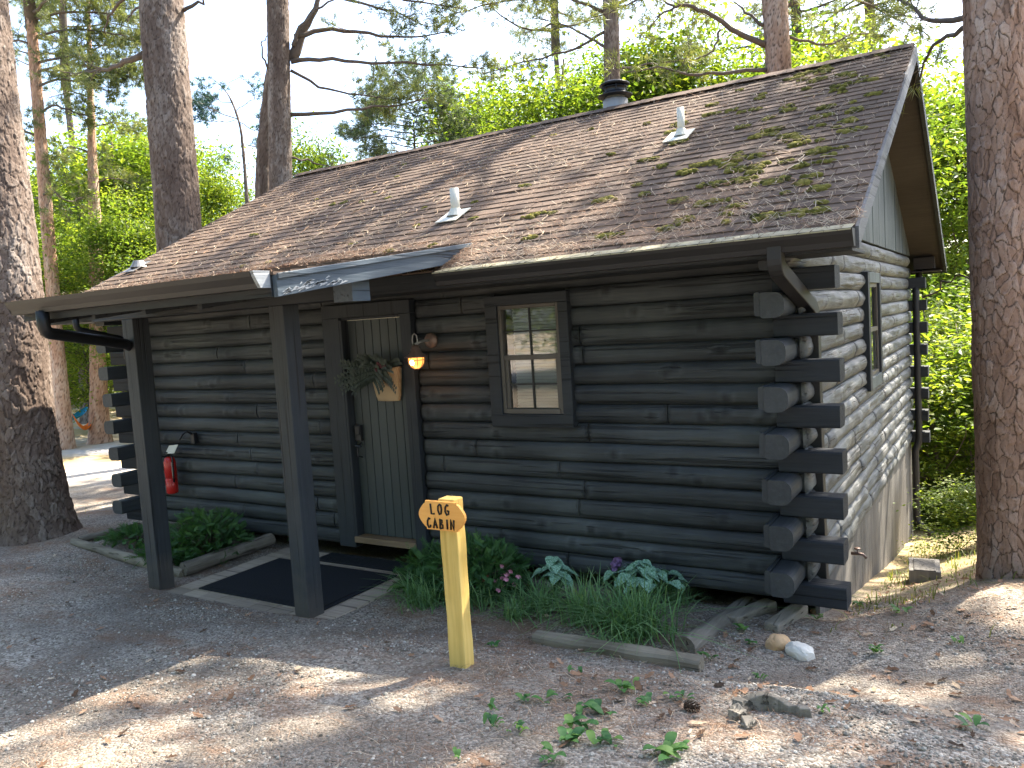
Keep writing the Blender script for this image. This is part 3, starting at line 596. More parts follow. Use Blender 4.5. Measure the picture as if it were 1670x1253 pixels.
cl = []
for _ in range(400):
    x = RX1 - .15 - abs(r.normal(0, 1.1)); t = r.uniform(.2, 4.4)
    if x < -3.6: continue
    cl.append((x, round(t / .135) * .135 + .01, r.uniform(.3, .9)))
    if len(cl) > 115: break
for _ in range(24): cl.append((r.uniform(-7, -2), r.uniform(.3, 4), r.uniform(.25, .5)))
px_, pt_, ps_, pto = [], [], [], []
for (x, t, s) in cl:
    n = int(5 + 16 * s)
    for _ in range(n): px_.append(x + r.normal(0, .05 * s)); pt_.append(t + r.normal(0, .028 * s)); ps_.append(r.uniform(.014, .032) * (.6 + .7 * s)); pto.append(r.uniform(0, 1))
px_, pt_, ps_ = map(np.array, (px_, pt_, ps_)); A = np.einsum('ij,mjk->mik', basis, rmats(len(px_), .3)) * ps_[:, None, None]; A[:, :, 2] *= .6
mb.inst(bv, bf, roofpt(px_, pt_, .004), A, np.array(pto)); o = mb.build('roof_moss', M['moss'], roof, True); o['kind'] = 'stuff'
nb = np.array([[0, -.5, 0], [.5, 0, .06], [0, .5, 0], [-.5, 0, .06]]); 
def needles(pos, basis_, ln, wd, r, tilt=.25, curve=.12):   # curved thin slivers
    n = len(pos); b = np.array([[-.5, -.5, 0], [-.5, .5, 0], [0, .5, 1], [0, -.5, 1], [.5, .3, 0], [.5, -.3, 0]]); f = np.array([[0, 3, 2, 1], [3, 5, 4, 2]])
    a = r.uniform(0, 2 * math.pi, n); c, s = np.cos(a), np.sin(a); z = np.zeros(n); tl = r.normal(0, tilt, n)
    Mx = np.array([[c * ln, -s * wd, z], [s * ln, c * wd, r.uniform(-curve, curve, n) * 0 + 0 * z], [tl * ln, z, r.uniform(0, curve, n) * ln]]).transpose(2, 0, 1)
    Mx[:, 0, 2] = -s * r.normal(0, curve, n) * ln; Mx[:, 1, 2] = c * r.normal(0, curve, n) * ln
    return b, f, np.einsum('ij,mjk->mik', basis_, Mx)
n = 11000; x = r.uniform(RX0 + .1, RX1 - .02, n); t = r.uniform(0, 4.4, n); t = np.where(r.random(n) < .35, r.beta(1, 7, n) * 3, t); keep = fbm(x * 1.6, t * 2.2, 3, 4) + r.random(n) * .3 > .56; x, t = x[keep], t[keep]
mb = MB(); ln = r.uniform(.04, .14, len(x)); b, f, A = needles(x, basis, ln, r.uniform(.002, .005, len(x)), r, .12, .3); mb.inst(b, f, roofpt(x, t, .010), A, np.clip(r.normal(.85, .15, len(x)), 0, 1))
# clumps of rust-coloured needles
for (cx_, ct, sx_, st_, k, tn) in ((-2.75, .22, .12, .18, 420, .62), (-1.2, .75, .45, .22, 700, .6), (-.9, .35, .5, .12, 260, .7), (-4.4, .55, .9, .10, 900, .7), (-6.2, .5, .8, .08, 500, .7), (-5.8, 1.1, .25, .15, 200, .7), (-2.1, 1.6, .3, .1, 160, .45), (-3.2, 1.2, .6, .4, 200, .6), (-.9, 3.2, .7, .7, 250, .8), (-1.5, .12, 1., .05, 500, .75), (-4.4, .6, 1.2, .02, 500, .6)):
    x = r.normal(cx_, sx_, k); t = np.abs(r.normal(ct, st_, k)); x = np.clip(x, RX0, RX1); b, f, A = needles(x, basis, r.uniform(.04, .12, k), r.uniform(.002, .004, k), r, .2); mb.inst(b, f, roofpt(x, t, r.uniform(.006, .03, k)), A, np.clip(r.normal(tn, .15, k), 0, 1))
n = 900; x = r.uniform(PX0, PX1, n); y = PY + r.beta(1, 2, n) * 1.9; b, f, A = needles(x, np.eye(3), r.uniform(.04, .12, n), r.uniform(.002, .004, n), r, .15); mb.inst(b, f, np.stack([x, y, pz(y) + r.uniform(.0, .025, n)], -1), A, np.clip(r.normal(.6, .2, n), 0, 1))
for (x0, x1, yy, zz) in ((-2.7, .15, EY - .09, 2.478), (PX0, PX1 - .1, PY - .085, pz(PY) - .01)):
    n = 420; x = r.uniform(x0, x1, n); b, f, A = needles(x, np.eye(3), r.uniform(.03, .1, n), r.uniform(.002, .004, n), r, .15); mb.inst(b, f, np.stack([x, yy + r.normal(0, .022, n), zz + r.uniform(-.02, .012, n)], -1), A, np.clip(r.normal(.5, .25, n), 0, 1))
o = mb.build('fallen_needles', M['litter'], roof); o['kind'] = 'stuff'
mb = MB()
for _ in range(420):
    x0 = r.uniform(RX0 + .3, RX1 - .3); t0 = r.uniform(.3, 4.1); a = r.uniform(0, 2 * math.pi); L_ = r.uniform(.06, .26); P_ = []
    for q in range(5): a += r.normal(0, .6); x0 += math.cos(a) * L_ / 4; t0 += math.sin(a) * L_ / 4; P_.append((x0, t0))
    P_ = np.array(P_); P_[:, 0] = np.clip(P_[:, 0], RX0, RX1); mb.tube(roofpt(P_[:, 0], np.clip(P_[:, 1], .05, 4.3), .016 + r.random() * .01), np.linspace(.0045, .002, 5), 5, r.uniform(.7, 1))
    if r.random() < .5: q = roofpt(P_[2:3, 0], P_[2:3, 1], .02)[0]; mb.tube([q, q + up * r.normal(0, .06) + np.array([r.normal(0, .06), 0, 0]) + nrm * .02], [.003, .0015], 4, .8)
o = mb.build('fallen_twigs', M['litter'], roof); o['kind'] = 'stuff'

# ------------------------------------------------------------------ porch floor, mats, timbers
zf = -.10
mb = MB(); y = -1.43
for (x0, x1, y0, y1, ax) in ((-5.34, -3.43, -1.45, -1.27, 0), (-5.34, -5.15, -1.268, 0., 1), (-3.60, -3.43, -1.268, 0., 1), (-5.148, -3.602, -.26, -.16, 0), (-5.148, -3.602, -1.266, -.262, 0), (-5.148, -3.602, -.158, -.005, 0)):
    n = max(1, int(((x1 - x0) if ax == 0 else (y1 - y0)) / .2))
    for q in range(n):
        if ax == 0: a, b = x0 + (x1 - x0) * q / n, x0 + (x1 - x0) * (q + 1) / n; mb.box(a + .002, b - .002, y0 + .002, y1 - .002, -.2, zf - rs.uniform(0, .004), .5 + rs.uniform(-.15, .15))
        else: a, b = y0 + (y1 - y0) * q / n, y0 + (y1 - y0) * (q + 1) / n; mb.box(x0 + .002, x1 - .002, a + .002, b - .002, -.2, zf - rs.uniform(0, .004), .5 + rs.uniform(-.15, .15))
o = mb.build('porch_floor', M['deck'], bevel=.003); o['kind'] = 'structure'
def mat_obj(x0, x1, y0, y1, label, ribs):
    mb = MB(); mb.box(x0, x1, y0, y1, zf + .001, zf + .010, .4); o = mb.build('door_mat', M['mat'], bevel=.004); tag(o, label, 'mat')
    mb = MB(); 
    if ribs:
        y = y0 + .04
        while y < y1 - .04: mb.box(x0 + .04, x1 - .04, y, y + .014, zf + .0105, zf + .016, .6); y += .032
    else: mb.box(x0 + .05, x1 - .05, y0 + .05, y1 - .05, zf + .0105, zf + .014, .6)
    mb.build('mat_tread', M['mat'], o)
mat_obj(-5.10, -3.62, -1.25, -.33, 'large black rubber mat on the paving between the two porch posts', False)
mat_obj(-4.72, -3.60, -.25, .0, 'black ribbed mat right below the cabin door', True)
def round_log(a, b, r0, mat, name, label, flat=.0, grp=None, tone=.5, n=14):
    a, b = np.array(a, float), np.array(b, float); m = 14; P_ = a + (b - a) * np.linspace(0, 1, m)[:, None]; P_[:, 2] += (fbm(np.linspace(0, 3, m) + a[0] * 7, a[1] * 3 + 0 * P_[:, 0], 2) - .5) * .02
    R_ = r0 * (1 + (fbm(np.linspace(0, 6, m), a[0] + 0 * P_[:, 0], 2, 6) - .5) * .16); mb = MB(); mb.tube(P_, R_, n, tone, sq=None)
    V = mb.V[0]; V += (fbm(V[:, 0] * 9 + V[:, 2] * 20, V[:, 1] * 9 + V[:, 2] * 11, 3)[:, None] - .5) * .012; 
    o = mb.build(name, mat, smooth=True); mo = o.modifiers.new('e', 'EDGE_SPLIT'); mo.split_angle = math.radians(50); return tag(o, label, 'timber', grp)
def gz(x, y, h=0): return (x, y, float(ground(x, y)) + h)
a, b = hit(868, 1050), hit(1140, 1096)
mb = MB(); d_ = unit((b - a) * [1, 1, 0]); nrm_ = np.array([-d_[1], d_[0], 0]); L_ = np.linalg.norm((b - a)[:2])
for q in range(12):
    t0, t1 = L_ * q / 12, L_ * (q + 1) / 12; 
    pa, pb = a + d_ * t0, a + d_ * t1
    V = []
    for p_, tt in ((pa, q / 12), (pb, (q + 1) / 12)):
        z = a[2] + (b[2] - a[2]) * tt; wv = .004 * math.sin(tt * 17)
        V += [np.array([*(p_ + nrm_ * .10)[:2], z - .07]), np.array([*(p_ + nrm_ * .0)[:2], z - .07]), np.array([*(p_ - nrm_ * .003)[:2], z + .042 + wv]), np.array([*(p_ + nrm_ * .012)[:2], z + .062 + wv]), np.array([*(p_ + nrm_ * .085)[:2], z + .066 - wv]), np.array([*(p_ + nrm_ * .10)[:2], z + .05])]
    F = [[k, (k + 1) % 6, 6 + (k + 1) % 6, 6 + k] for k in range(6)]
    if q == 0: F.append([5, 4, 3, 2, 1, 0])
    if q == 11: F.append([6, 7, 8, 9, 10, 11])
    mb.add(V, F, .6 + .1 * math.sin(q))
tag(mb.build('edging_timber', M['timber']), 'pale squared landscape timber along the front of the right flower bed', 'timber')
a, b = hit(1118, 1062), hit(1222, 990); round_log(a + (0, 0, .02), b + (0, 0, .02), .072, M['timbery'], 'edging_log', 'cracked round grey log closing the right end of the flower bed')
round_log((-7.95, -.72, -.09), (-5.62, -1.02, -.10), .05, M['timber'], 'edging_timber', 'low timber along the front of the left planting bed, behind the first post')
round_log((-5.62, -1.02, -.05), (-5.55, -.02, -.03), .065, M['timbery'], 'edging_timber', 'dark timber between the left planting bed and the porch paving')
round_log((-7.92, -.68, -.08), (-7.82, .0, -.08), .04, M['timbery'], 'edging_timber', 'short thin timber at the far left end of the left planting bed')
round_log((-6.3, -.16, -.04), (-5.62, -.13, -.04), .045, M['timber'], 'edging_timber', 'short board lying against the wall logs in the left planting bed')
# blocks below the corner
for (x, y, rot, lb) in ((-.62, -.02, 1.2, 'grey board scrap slid under the cabin corner, left of the other'), (-.38, -.03, 1.35, 'wider grey block propping the ground under the cabin corner')):
    z = float(ground(x, y)); c_, s_ = math.cos(rot), math.sin(rot); mb = MB(); mb.box(-.26, .2, -.055, .055, -.05, .055, .7, M=[[c_, -s_, 0], [s_, c_, 0], [0, 0, 1]], o=(x, y, z)); tag(mb.build('support_block', M['timbery'], bevel=.012), lb, 'block')
# splash block
p = hit(1508, 945); mb = MB(); mb.box(-.13, .13, -.2, .2, -.05, .14, .7).box(-.09, .09, -.2, .14, .1401, .15, .3)
o = mb.build('splash_block', M['skirt'], bevel=.015); o.location = p; o.rotation_euler = (0, 0, .1); tag(o, 'pale concrete splash block at the foot of the rear downspout', 'block')

# ------------------------------------------------------------------ sign
sb = hit(741, 1088); sx_, sy_, sz_ = sb
def aty(u, v, y): r = np.array([(u - 835) / FPX, (v - 626.5) / FPX, 1.]) @ CR; return CAM + (y - CAM[1]) / r[1] * r
sgn = empty('cabin_sign', (sx_, sy_, sz_), 'orange wooden sign reading LOG CABIN on a yellow post', 'sign')
A_ = aty(717, 875, sy_); B_ = aty(745, 875, sy_); pw = (B_[0] - A_[0]) * .94; pxc = (A_[0] + B_[0]) / 2; ztop = aty(733, 815, sy_)[2]
mb = MB(); n = 14
for q in range(n): 
    z0 = sz_ - .08 + (ztop - sz_ + .08) * q / n; z1 = sz_ - .08 + (ztop - sz_ + .08) * (q + 1) / n
    f = lambda z: .004 * math.sin(z * 9) + .003 * math.sin(z * 23)
    V = []
    for z in (z0, z1): w2 = pw / 2 + f(z) * .5; V += [(pxc - w2, sy_, z), (pxc + w2, sy_, z), (pxc + w2, sy_ + .085, z), (pxc - w2, sy_ + .085, z)]
    F = [[0, 1, 5, 4], [1, 2, 6, 5], [2, 3, 7, 6], [3, 0, 4, 7]] + ([[4, 5, 6, 7]] if q == n - 1 else [])
    mb.add(V, F, .5)
mb.build('post', M['signpost'], sgn, bevel=.007)
yb = sy_ - .022; tl, br = aty(684, 817, yb), aty(756, 868, yb); W_ = br[0] - tl[0]; H_ = tl[2] - br[2] - W_ * .0; cxs = (tl[0] + br[0]) / 2; czs = (tl[2] + br[2]) / 2; H_ = W_ * .56
def arcp(x0, z0, x1, z1, bx): return [((1 - t) * x0 + t * x1 + bx * math.sin(math.pi * t), (1 - t) * z0 + t * z1) for t in np.linspace(0, 1, 9)]
hw, hh = W_ * .37, H_ / 2
out = [(-hw, -hh), (hw, -hh), (hw, -hh * .86)] + arcp(hw + .010, -hh * .80, hw + .010, hh * .80, W_ * .14) + [(hw, hh * .86), (hw, hh), (-hw, hh), (-hw, hh * .86)] + arcp(-hw - .010, hh * .80, -hw - .010, -hh * .80, -W_ * .14) + [(-hw, -hh * .86)]
mb = MB(); mb.prism([(cxs + x, czs + z) for x, z in out], 1, yb, yb + .020, .5); bd = mb.build('sign_board', M['signboard'], sgn, bevel=.002)
mb = MB()
GL = {'L': [[(0, 1), (.08, 0), (.6, .05)]], 'O': [[(.35, 1), (.08, .8), (.02, .4), (.25, 0), (.5, .1), (.62, .5), (.55, .9), (.3, 1)]], 'G': [[(.6, .9), (.35, 1), (.08, .75), (.02, .35), (.25, 0), (.55, .1), (.6, .4), (.35, .42)]],
      'C': [[(.55, .9), (.3, 1), (.06, .7), (.02, .3), (.22, 0), (.48, .05), (.55, .3)]], 'A': [[(0, 0), (.3, 1), (.62, 0)], [(.12, .35), (.52, .35)]], 'B': [[(.05, 0), (.08, 1), (.42, .88), (.42, .62), (.1, .52), (.5, .38), (.5, .08), (.05, 0)]],
      'I': [[(.2, 0), (.22, 1)]], 'N': [[(.03, 0), (.06, 1), (.55, 0), (.6, 1)]]}
def word(t, x, z, h, adv):
    for ch in t:
        for st in GL[ch]:
            P_ = np.array([(cxs + x + a * h * .72, yb - .001, czs + z + b * h) for a, b in st]); mb.tube(P_, .0056, 6, .5)
        x += adv * (.72 if ch == 'I' else 1)
s_ = W_ / .33
word('LOG', -.078 * s_, .010 * s_, .066 * s_, .056 * s_); word('CABIN', -.112 * s_, -.080 * s_, .062 * s_, .049 * s_)
mb.build('lettering', M['ink'], bd, True)
mb = MB(); mb.tube([(cxs + .07 * s_, yb + .03, czs + hh), (cxs + .07 * s_, yb + .03, czs + hh + .035)], .0015, 4); mb.build('nail', M['galv'], sgn)

# ------------------------------------------------------------------ basket on the door, extinguisher
bk = empty('wall_basket', (-3.86, .03, 1.43), 'woven tan pocket basket of dark greenery hanging on the door', 'basket')
mb = MB(); n = 16; rings = []
for t in np.linspace(0, 1, 7):
    wv = .115 + .03 * t; dpt = .03 + .055 * t; z = 1.43 + .235 * t; ring = []
    for a in np.linspace(0, math.pi, n): ring.append((-3.86 + wv * math.cos(a) * (1 if t > .05 else .92), .045 - dpt * math.sin(a) ** .7 - .0, z + .02 * t * math.cos(a) * t))
    rings.append(ring)
V = np.array(rings).reshape(-1, 3); i = np.arange(6)[:, None] * n; j = np.arange(n - 1)[None]
mb.add(V, np.stack([i + j, i + j + 1, i + n + j + 1, i + n + j], -1).reshape(-1, 4)); mb.F.append((np.arange(n)[None], 0)); mb.tube(V[-n:], .006, 6)
pass
mb.build('basket_body', M['basket'], bk, True)
r = np.random.default_rng(2); mb = MB()
for _ in range(80):
    a = r.uniform(-.2, 1.15) * math.pi if r.random() < .7 else r.uniform(.78, 1.12) * math.pi; L_ = r.uniform(.10, .22) + (.07 if a > .8 * math.pi else 0); d_ = np.array([math.cos(a), -.35 * r.random(), math.sin(a) * .8]); p0 = np.array([-3.88 + r.normal(0, .045), -.03, 1.66 + r.normal(0, .02)]); P_ = [p0 + d_ * L_ * t + np.array([0, -.03 * t, -.05 * t * t]) for t in np.linspace(0, 1, 5)]; mb.tube(P_, np.linspace(.003, .001, 5), 4, .3)
    for t in np.linspace(.15, 1, 9):
        for sd in (-1, 1):
            c_ = p0 + d_ * L_ * t + np.array([0, -.03 * t, -.05 * t * t]); q = unit(np.array([d_[0] * .5 - sd * d_[2], -.2, d_[2] * .5 + sd * d_[0]])) * .038; nrm_ = unit(np.cross(q, [0, 1, 0])) * .0095
            mb.add([c_, c_ + q * .5 + nrm_, c_ + q, c_ + q * .5 - nrm_], [[0, 1, 2, 3]], r.uniform(.0, .6))
mb.build('greenery', M['eucalyptus'], bk)
mb = MB()
for _ in range(7): mb.lathe([(0, .016), (.014, .008), (.016, -.004), (.008, -.014), (0, -.016)], (-3.82 + r.normal(0, .03), -.08, 1.70 + r.normal(0, .025)), 8)
mb.build('berries', plain('wine_berry', (.09, .025, .03), .5), bk, True)
bk.location = (-3.875, .02, 1.40); bk.scale = (1.2, 1.25, 1.2)
ex = empty('fire_extinguisher', (-6.98, -.11, .38), 'red fire extinguisher hanging on the log wall behind the first porch post', 'extinguisher')
mb = MB(); c_ = (-6.98, -.11, 0); mb.lathe([(0, .385), (.05, .385), (.062, .40), (.064, .55), (.058, .555), (.058, .565), (.064, .57), (.064, .74), (.05, .785), (.022, .80), (0, .80)], c_, 20); mb.build('cylinder', M['red'], ex, True)
mb = MB(); mb.lathe([(0, .80), (.018, .80), (.018, .83), (0, .83)], c_, 10).box(-7.0, -6.955, -.17, -.10, .84, .852).box(-7.0, -6.96, -.165, -.10, .815, .822); mb.tube(bend([(-6.96, -.11, .82), (-6.90, -.13, .80), (-6.905, -.13, .60), (-6.91, -.13, .52)]), .010, 7); mb.build('hose', M['black'], ex, True)
mb = MB(); mb.box(-6.955, -6.918, -.135, -.10, .57, .74, .5); mb.build('paper_label', M['pvc'], ex)
mb = MB(); mb.add([(-7.02, -.13, .83), (-6.76, -.2, .86), (-6.72, -.17, .95), (-6.98, -.1, .92)], [[0, 1, 2, 3]]); mb.add([(-7.02, -.127, .828), (-6.76, -.197, .858), (-6.72, -.167, .948), (-6.98, -.097, .918)], [[3, 2, 1, 0]]); mb.build('inspection_tag', M['pvc'], ex)
mb = MB(); c_ = np.array([-6.62, -.06, 1.0]); mb.box(-.03, .03, 0, .05, -.06, .06, .5, o=c_); mb.tube([c_ + (0, -.0, .05), c_ + (0, -.06, .09), c_ + (-.02, -.1, .06), c_ + (-.06, -.12, .0)], [.014, .014, .012, .01], 7)
tag(mb.build('wall_hook', M['black'], bevel=.004), 'small black hook on the logs above the extinguisher', 'hook')

# ------------------------------------------------------------------ ground scatter
r = np.random.default_rng(33)
def inbed(x, y): return ((x > -5.45) & (x < -3.35) & (y > -1.5)) | ((x < -.1) & (x > -8.2) & (y > -.05)) 
ico = np.array([[0, 0, 1], [.89, 0, .45], [.28, .85, .45], [-.72, .53, .45], [-.72, -.53, .45], [.28, -.85, .45], [.72, .53, -.45], [-.28, .85, -.45], [-.89, 0, -.45], [-.28, -.85, -.45], [.72, -.53, -.45], [0, 0, -1.]])
icf = np.array([[0, 1, 2], [0, 2, 3], [0, 3, 4], [0, 4, 5], [0, 5, 1], [1, 6, 2], [2, 7, 3], [3, 8, 4], [4, 9, 5], [5, 10, 1], [6, 7, 2], [7, 8, 3], [8, 9, 4], [9, 10, 5], [10, 6, 1], [6, 11, 7], [7, 11, 8], [8, 11, 9], [9, 11, 10], [10, 11, 6]])
def samp(n, x0, x1, y0, y1, dens):
    x = r.uniform(x0, x1, n); y = r.uniform(y0, y1, n)
    k = (r.random(n) < dens(x, y)) & ~inbed(x, y); return x[k], y[k]
gd = lambda x, y: np.clip((fbm(x * 1.1, y * 1.1, 4, 12) - .36) * 3.2 + .9 * np.exp(-((x - hit(650, 1050)[0]) ** 2 / .25 + (y - hit(650, 1050)[1]) ** 2 / .06)), .08, 1) * np.where((y > -1.0) & (x > -3.4) & (x < -.75), .12, 1) * np.where((x < -5.6) & (y > -1.), .05, 1)
GP = (hit(650, 1050), hit(470, 1020))
x, y = samp(150000, -7.5, 1.9, -4.3, 1.2, gd)
s = np.clip(r.lognormal(-5.4, .42, len(x)), .0024, .014); A = rmats(len(x), 3.1, s); A[:, 2] *= .7
mb = MB(); mb.inst(ico * (1 + r.normal(0, .12, ico.shape)), icf, np.stack([x, y, ground(x, y) + s * .25], -1), A, np.clip(r.beta(1.6, 1.8, len(x)), 0, 1)); o = mb.build('gravel', M['pebble']); o['kind'] = 'stuff'
nd = lambda x, y: np.clip((fbm(x * .9 + 40, y * 1.3, 4, 19) - .42) * 4.5, .06, 1)
x, y = samp(70000, -8.5, 2.2, -4.3, 2.6, nd); z = ground(x, y) + .004 + r.uniform(0, .012, len(x)); ln = r.uniform(.04, .12, len(x)); b, f, A = needles(x, np.eye(3), ln, r.uniform(.0012, .0026, len(x)), r, .08)
mb = MB(); mb.inst(b, f, np.stack([x, y, z], -1), A, np.clip(r.normal(.55, .25, len(x)), 0, 1)); o = mb.build('pine_needle_litter', M['litter']); o['kind'] = 'stuff'
x, y = samp(2600, -8, 1.8, -4, 2.5, lambda x, y: np.clip(.15 + 1.2 * np.exp(-((x + .45) ** 2 + (y + .1) ** 2) / .12) + .6 * (x > -.8), 0, 1)); lx_ = np.array([[0, -1, 0], [.35, -.5, .1], [.3, 0, .05], [.5, .3, .2], [.15, .5, .05], [0, 1, .15], [-.2, .5, .05], [-.45, .3, .2], [-.28, 0, .04], [-.35, -.5, .12]]); A = rmats(len(x), .5, r.uniform(.015, .045, len(x)))
mb = MB(); mb.inst(lx_, np.array([[0, 1, 2, 3, 4, 5, 6, 7, 8, 9]]), np.stack([x, y, ground(x, y) + .012], -1), A, np.clip(r.normal(.55, .25, len(x)), 0, 1)); o = mb.build('dead_leaf_litter', M['litter']); o['kind'] = 'stuff'
# wild grass on the slope beside the cabin
def blades(n, px, py, hmin, hmax, wd, tone, lean=.5, base=None):
    mb_ = MB(); b = np.array([[-.5, 0, 0], [.5, 0, 0], [-.42, 0, .4], [.42, 0, .4], [-.28, 0, .75], [.28, 0, .75], [0, 0, 1.]]); f4 = np.array([[0, 1, 3, 2], [2, 3, 5, 4]]); f3 = np.array([[4, 5, 6]])
    hgt = r.uniform(hmin, hmax, n); a = r.uniform(0, 2 * math.pi, n); l = np.abs(r.normal(lean * .75, lean * .5, n)); P_ = []
    q = b[None].repeat(n, 0); t = q[:, :, 2]; out_ = l[:, None] * t ** 2 * hgt[:, None]; zz = hgt[:, None] * (t - np.minimum(.75, .38 * l[:, None]) * t ** 2.2)
    w_ = q[:, :, 0] * wd; X_ = -np.sin(a)[:, None] * w_ + np.cos(a)[:, None] * out_; Y_ = np.cos(a)[:, None] * w_ + np.sin(a)[:, None] * out_
    V = np.stack([px[:, None] + X_, py[:, None] + Y_, (ground(px, py) if base is None else base)[:, None] + zz], -1).reshape(-1, 3); off = np.arange(n)[:, None, None] * 7
    T = np.repeat(tone, 7) + np.tile(b[:, 2] * .25, n); mb_.add(V, (off + f4[None]).reshape(-1, 4), T); mb_.F.append(((off + f3[None]).reshape(-1, 3), 0)); return mb_
x = r.uniform(-.1, 4, 9000); y = r.uniform(-.3, 9, 9000); k = r.random(9000) < np.clip((fbm(x * 1.3, y * 1.3, 3, 41) - .38) * 4, .03, 1) * np.where(y < .6, .25, 1); x, y = x[k], y[k]
o = blades(len(x), x, y, .03, .13, .009, r.uniform(0, .9, len(x)), 1.1).build('wild_grass', M['litgrass']); o['kind'] = 'stuff'
x = r.uniform(-9.6, -7.7, 900); y = r.uniform(-1.2, 2.5, 900); k = r.random(900) < np.clip((fbm(x * 1.5, y * 1.5, 3, 44) - .45) * 3, 0, 1); x, y = x[k], y[k]
o = blades(len(x), x, y, .03, .12, .006, r.uniform(0, .9, len(x)), .6).build('sparse_grass', M['litgrass']); o['kind'] = 'stuff'

# ------------------------------------------------------------------ bed plants
def tuft(u, v, n, hmin, hmax, spread, label, grp=None, wd=.0105, mat='blade', lean=1.25):
    p = hit(u, v); px = p[0] + r.normal(0, spread, n); py = p[1] + r.normal(0, spread * .8, n); o = blades(n, px, py, hmin, hmax, wd, r.uniform(.1, .8, n), lean).build('grass_tuft', M[mat]); return tag(o, label, 'plant', grp)
G = 'strappy tufts in the right flower bed'
tuft(1035, 1035, 340, .26, .50, .12, 'largest dark green strappy tuft, directly behind the squared timber', G)
tuft(955, 1015, 160, .25, .46, .06, 'upright strappy tuft with brownish outer blades left of the largest tuft', G)
tuft(880, 1000, 160, .2, .42, .10, 'strappy tuft between the silver-leaved plant and the pink flowers', G)
tuft(790, 985, 170, .18, .38, .10, 'loose strappy tuft right below the pink flowers', G)
tuft(690, 985, 200, .18, .36, .09, 'strappy tuft left of the sign post beside the paving', G)
tuft(940, 935, 60, .18, .36, .05, 'thin sparse tuft against the log wall behind the first silver plant', G, .006)
tuft(1100, 985, 110, .16, .34, .06, 'tuft against the logs at the right, behind the cracked log', G, .007)
tuft(1000, 1060, 60, .08, .18, .07, 'low outlying tuft at the edge of the timber', G)
tuft(840, 1010, 70, .10, .22, .05, 'small tuft at the gravel edge right of the sign post', G)
tuft(300, 905, 60, .08, .2, .12, 'small tuft in the left planting bed beside the post', None)
tuft(490, 880, 60, .06, .16, .08, 'low tuft in the corner of the left planting bed by the second post', None)
def hosta(u, v, label):
    p = hit(u, v); mb = MB()
    for q in range(26):
        a = r.uniform(0, 6.28); L_ = r.uniform(.10, .2); w_ = .028; P_ = []
        for t in np.linspace(0, 1, 6):
            c_ = p + np.array([math.cos(a), math.sin(a), 0]) * L_ * t + np.array([0, 0, .12 * math.sin(t * 2.3)]); sd = np.array([-math.sin(a), math.cos(a), 0]) * w_ * math.sin(math.pi * min(1, t * .9 + .1)); P_ += [c_ - sd, c_ + (0, 0, -.008), c_ + sd]
        mb.add(P_, [[3 * k + e, 3 * k + e + 1, 3 * k + e + 4, 3 * k + e + 3] for k in range(5) for e in (0, 1)], r.uniform(.4, 1))
    tag(mb.build('leafy_plant', M['weed'], smooth=True), label, 'plant')
hosta(672, 975, 'low striped-leaf plant at the very edge of the porch paving')
def yew(c, rx, ry, rz_, n, name, label, tone0=.0):
    o = empty(name, (c[0], c[1], c[2]), label, 'shrub'); mb = MB(); mt = MB()
    for q in range(n):
        v = r.normal(0, 1, 3); v /= np.linalg.norm(v); v[2] = abs(v[2]); rr = r.uniform(.45, 1.05); p = np.array([c[0] + v[0] * rx * rr, c[1] + v[1] * ry * rr, c[2] + .05 + v[2] * rz_ * rr]); d_ = unit(v * [1, 1, .5] + r.normal(0, .5, 3)); L_ = r.uniform(.07, .13); up_ = unit(np.cross(d_, r.normal(0, 1, 3)))
        if q % 6 == 0: mt.tube([np.array(c) + (0, 0, .0), np.array(c) * .4 + p * .6 + (0, 0, .03), p], [.008, .005, .002], 4, .3)
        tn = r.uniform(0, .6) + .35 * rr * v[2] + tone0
        for t in np.linspace(.05, 1, 8):
            for sd in (-1, 1):
                b0 = p + d_ * L_ * t; e = b0 + (up_ * sd * .9 + d_ * .6) * .026; w_ = np.cross(d_, up_) * .003 + d_ * .004; mb.add([b0 - w_, b0 + w_, e + w_ * .4, e - w_ * .4], [[0, 1, 2, 3]], np.clip(tn, 0, 1))
    mb.build('foliage', M['shrub'], o); mt.build('stems', M['twig'], o); return o
p = aty(775, 925, -.42); yew((p[0], -.42, -.1), .46, .30, .36, 1000, 'yew_shrub', 'feathery dark evergreen shrub right behind the sign post')
p = aty(700, 945, -.45); yew((p[0], -.45, -.1), .24, .2, .26, 280, 'yew_shrub', 'smaller evergreen clump left of the sign post, touching the paving')
yew((-5.95, -.48, -.12), .42, .32, .40, 760, 'yew_shrub', 'dark evergreen shrub between the two porch posts in the left bed')
yew((-6.25, -.78, -.12), .30, .2, .12, 240, 'yew_shrub', 'low dark ground-hugging shrub at the front of the left bed')
p = np.array((-7.2, -.42, -.1)); o = yew(p, .45, .3, .07, 240, 'yew_shrub', 'flat green creeping plant left of the first porch post')
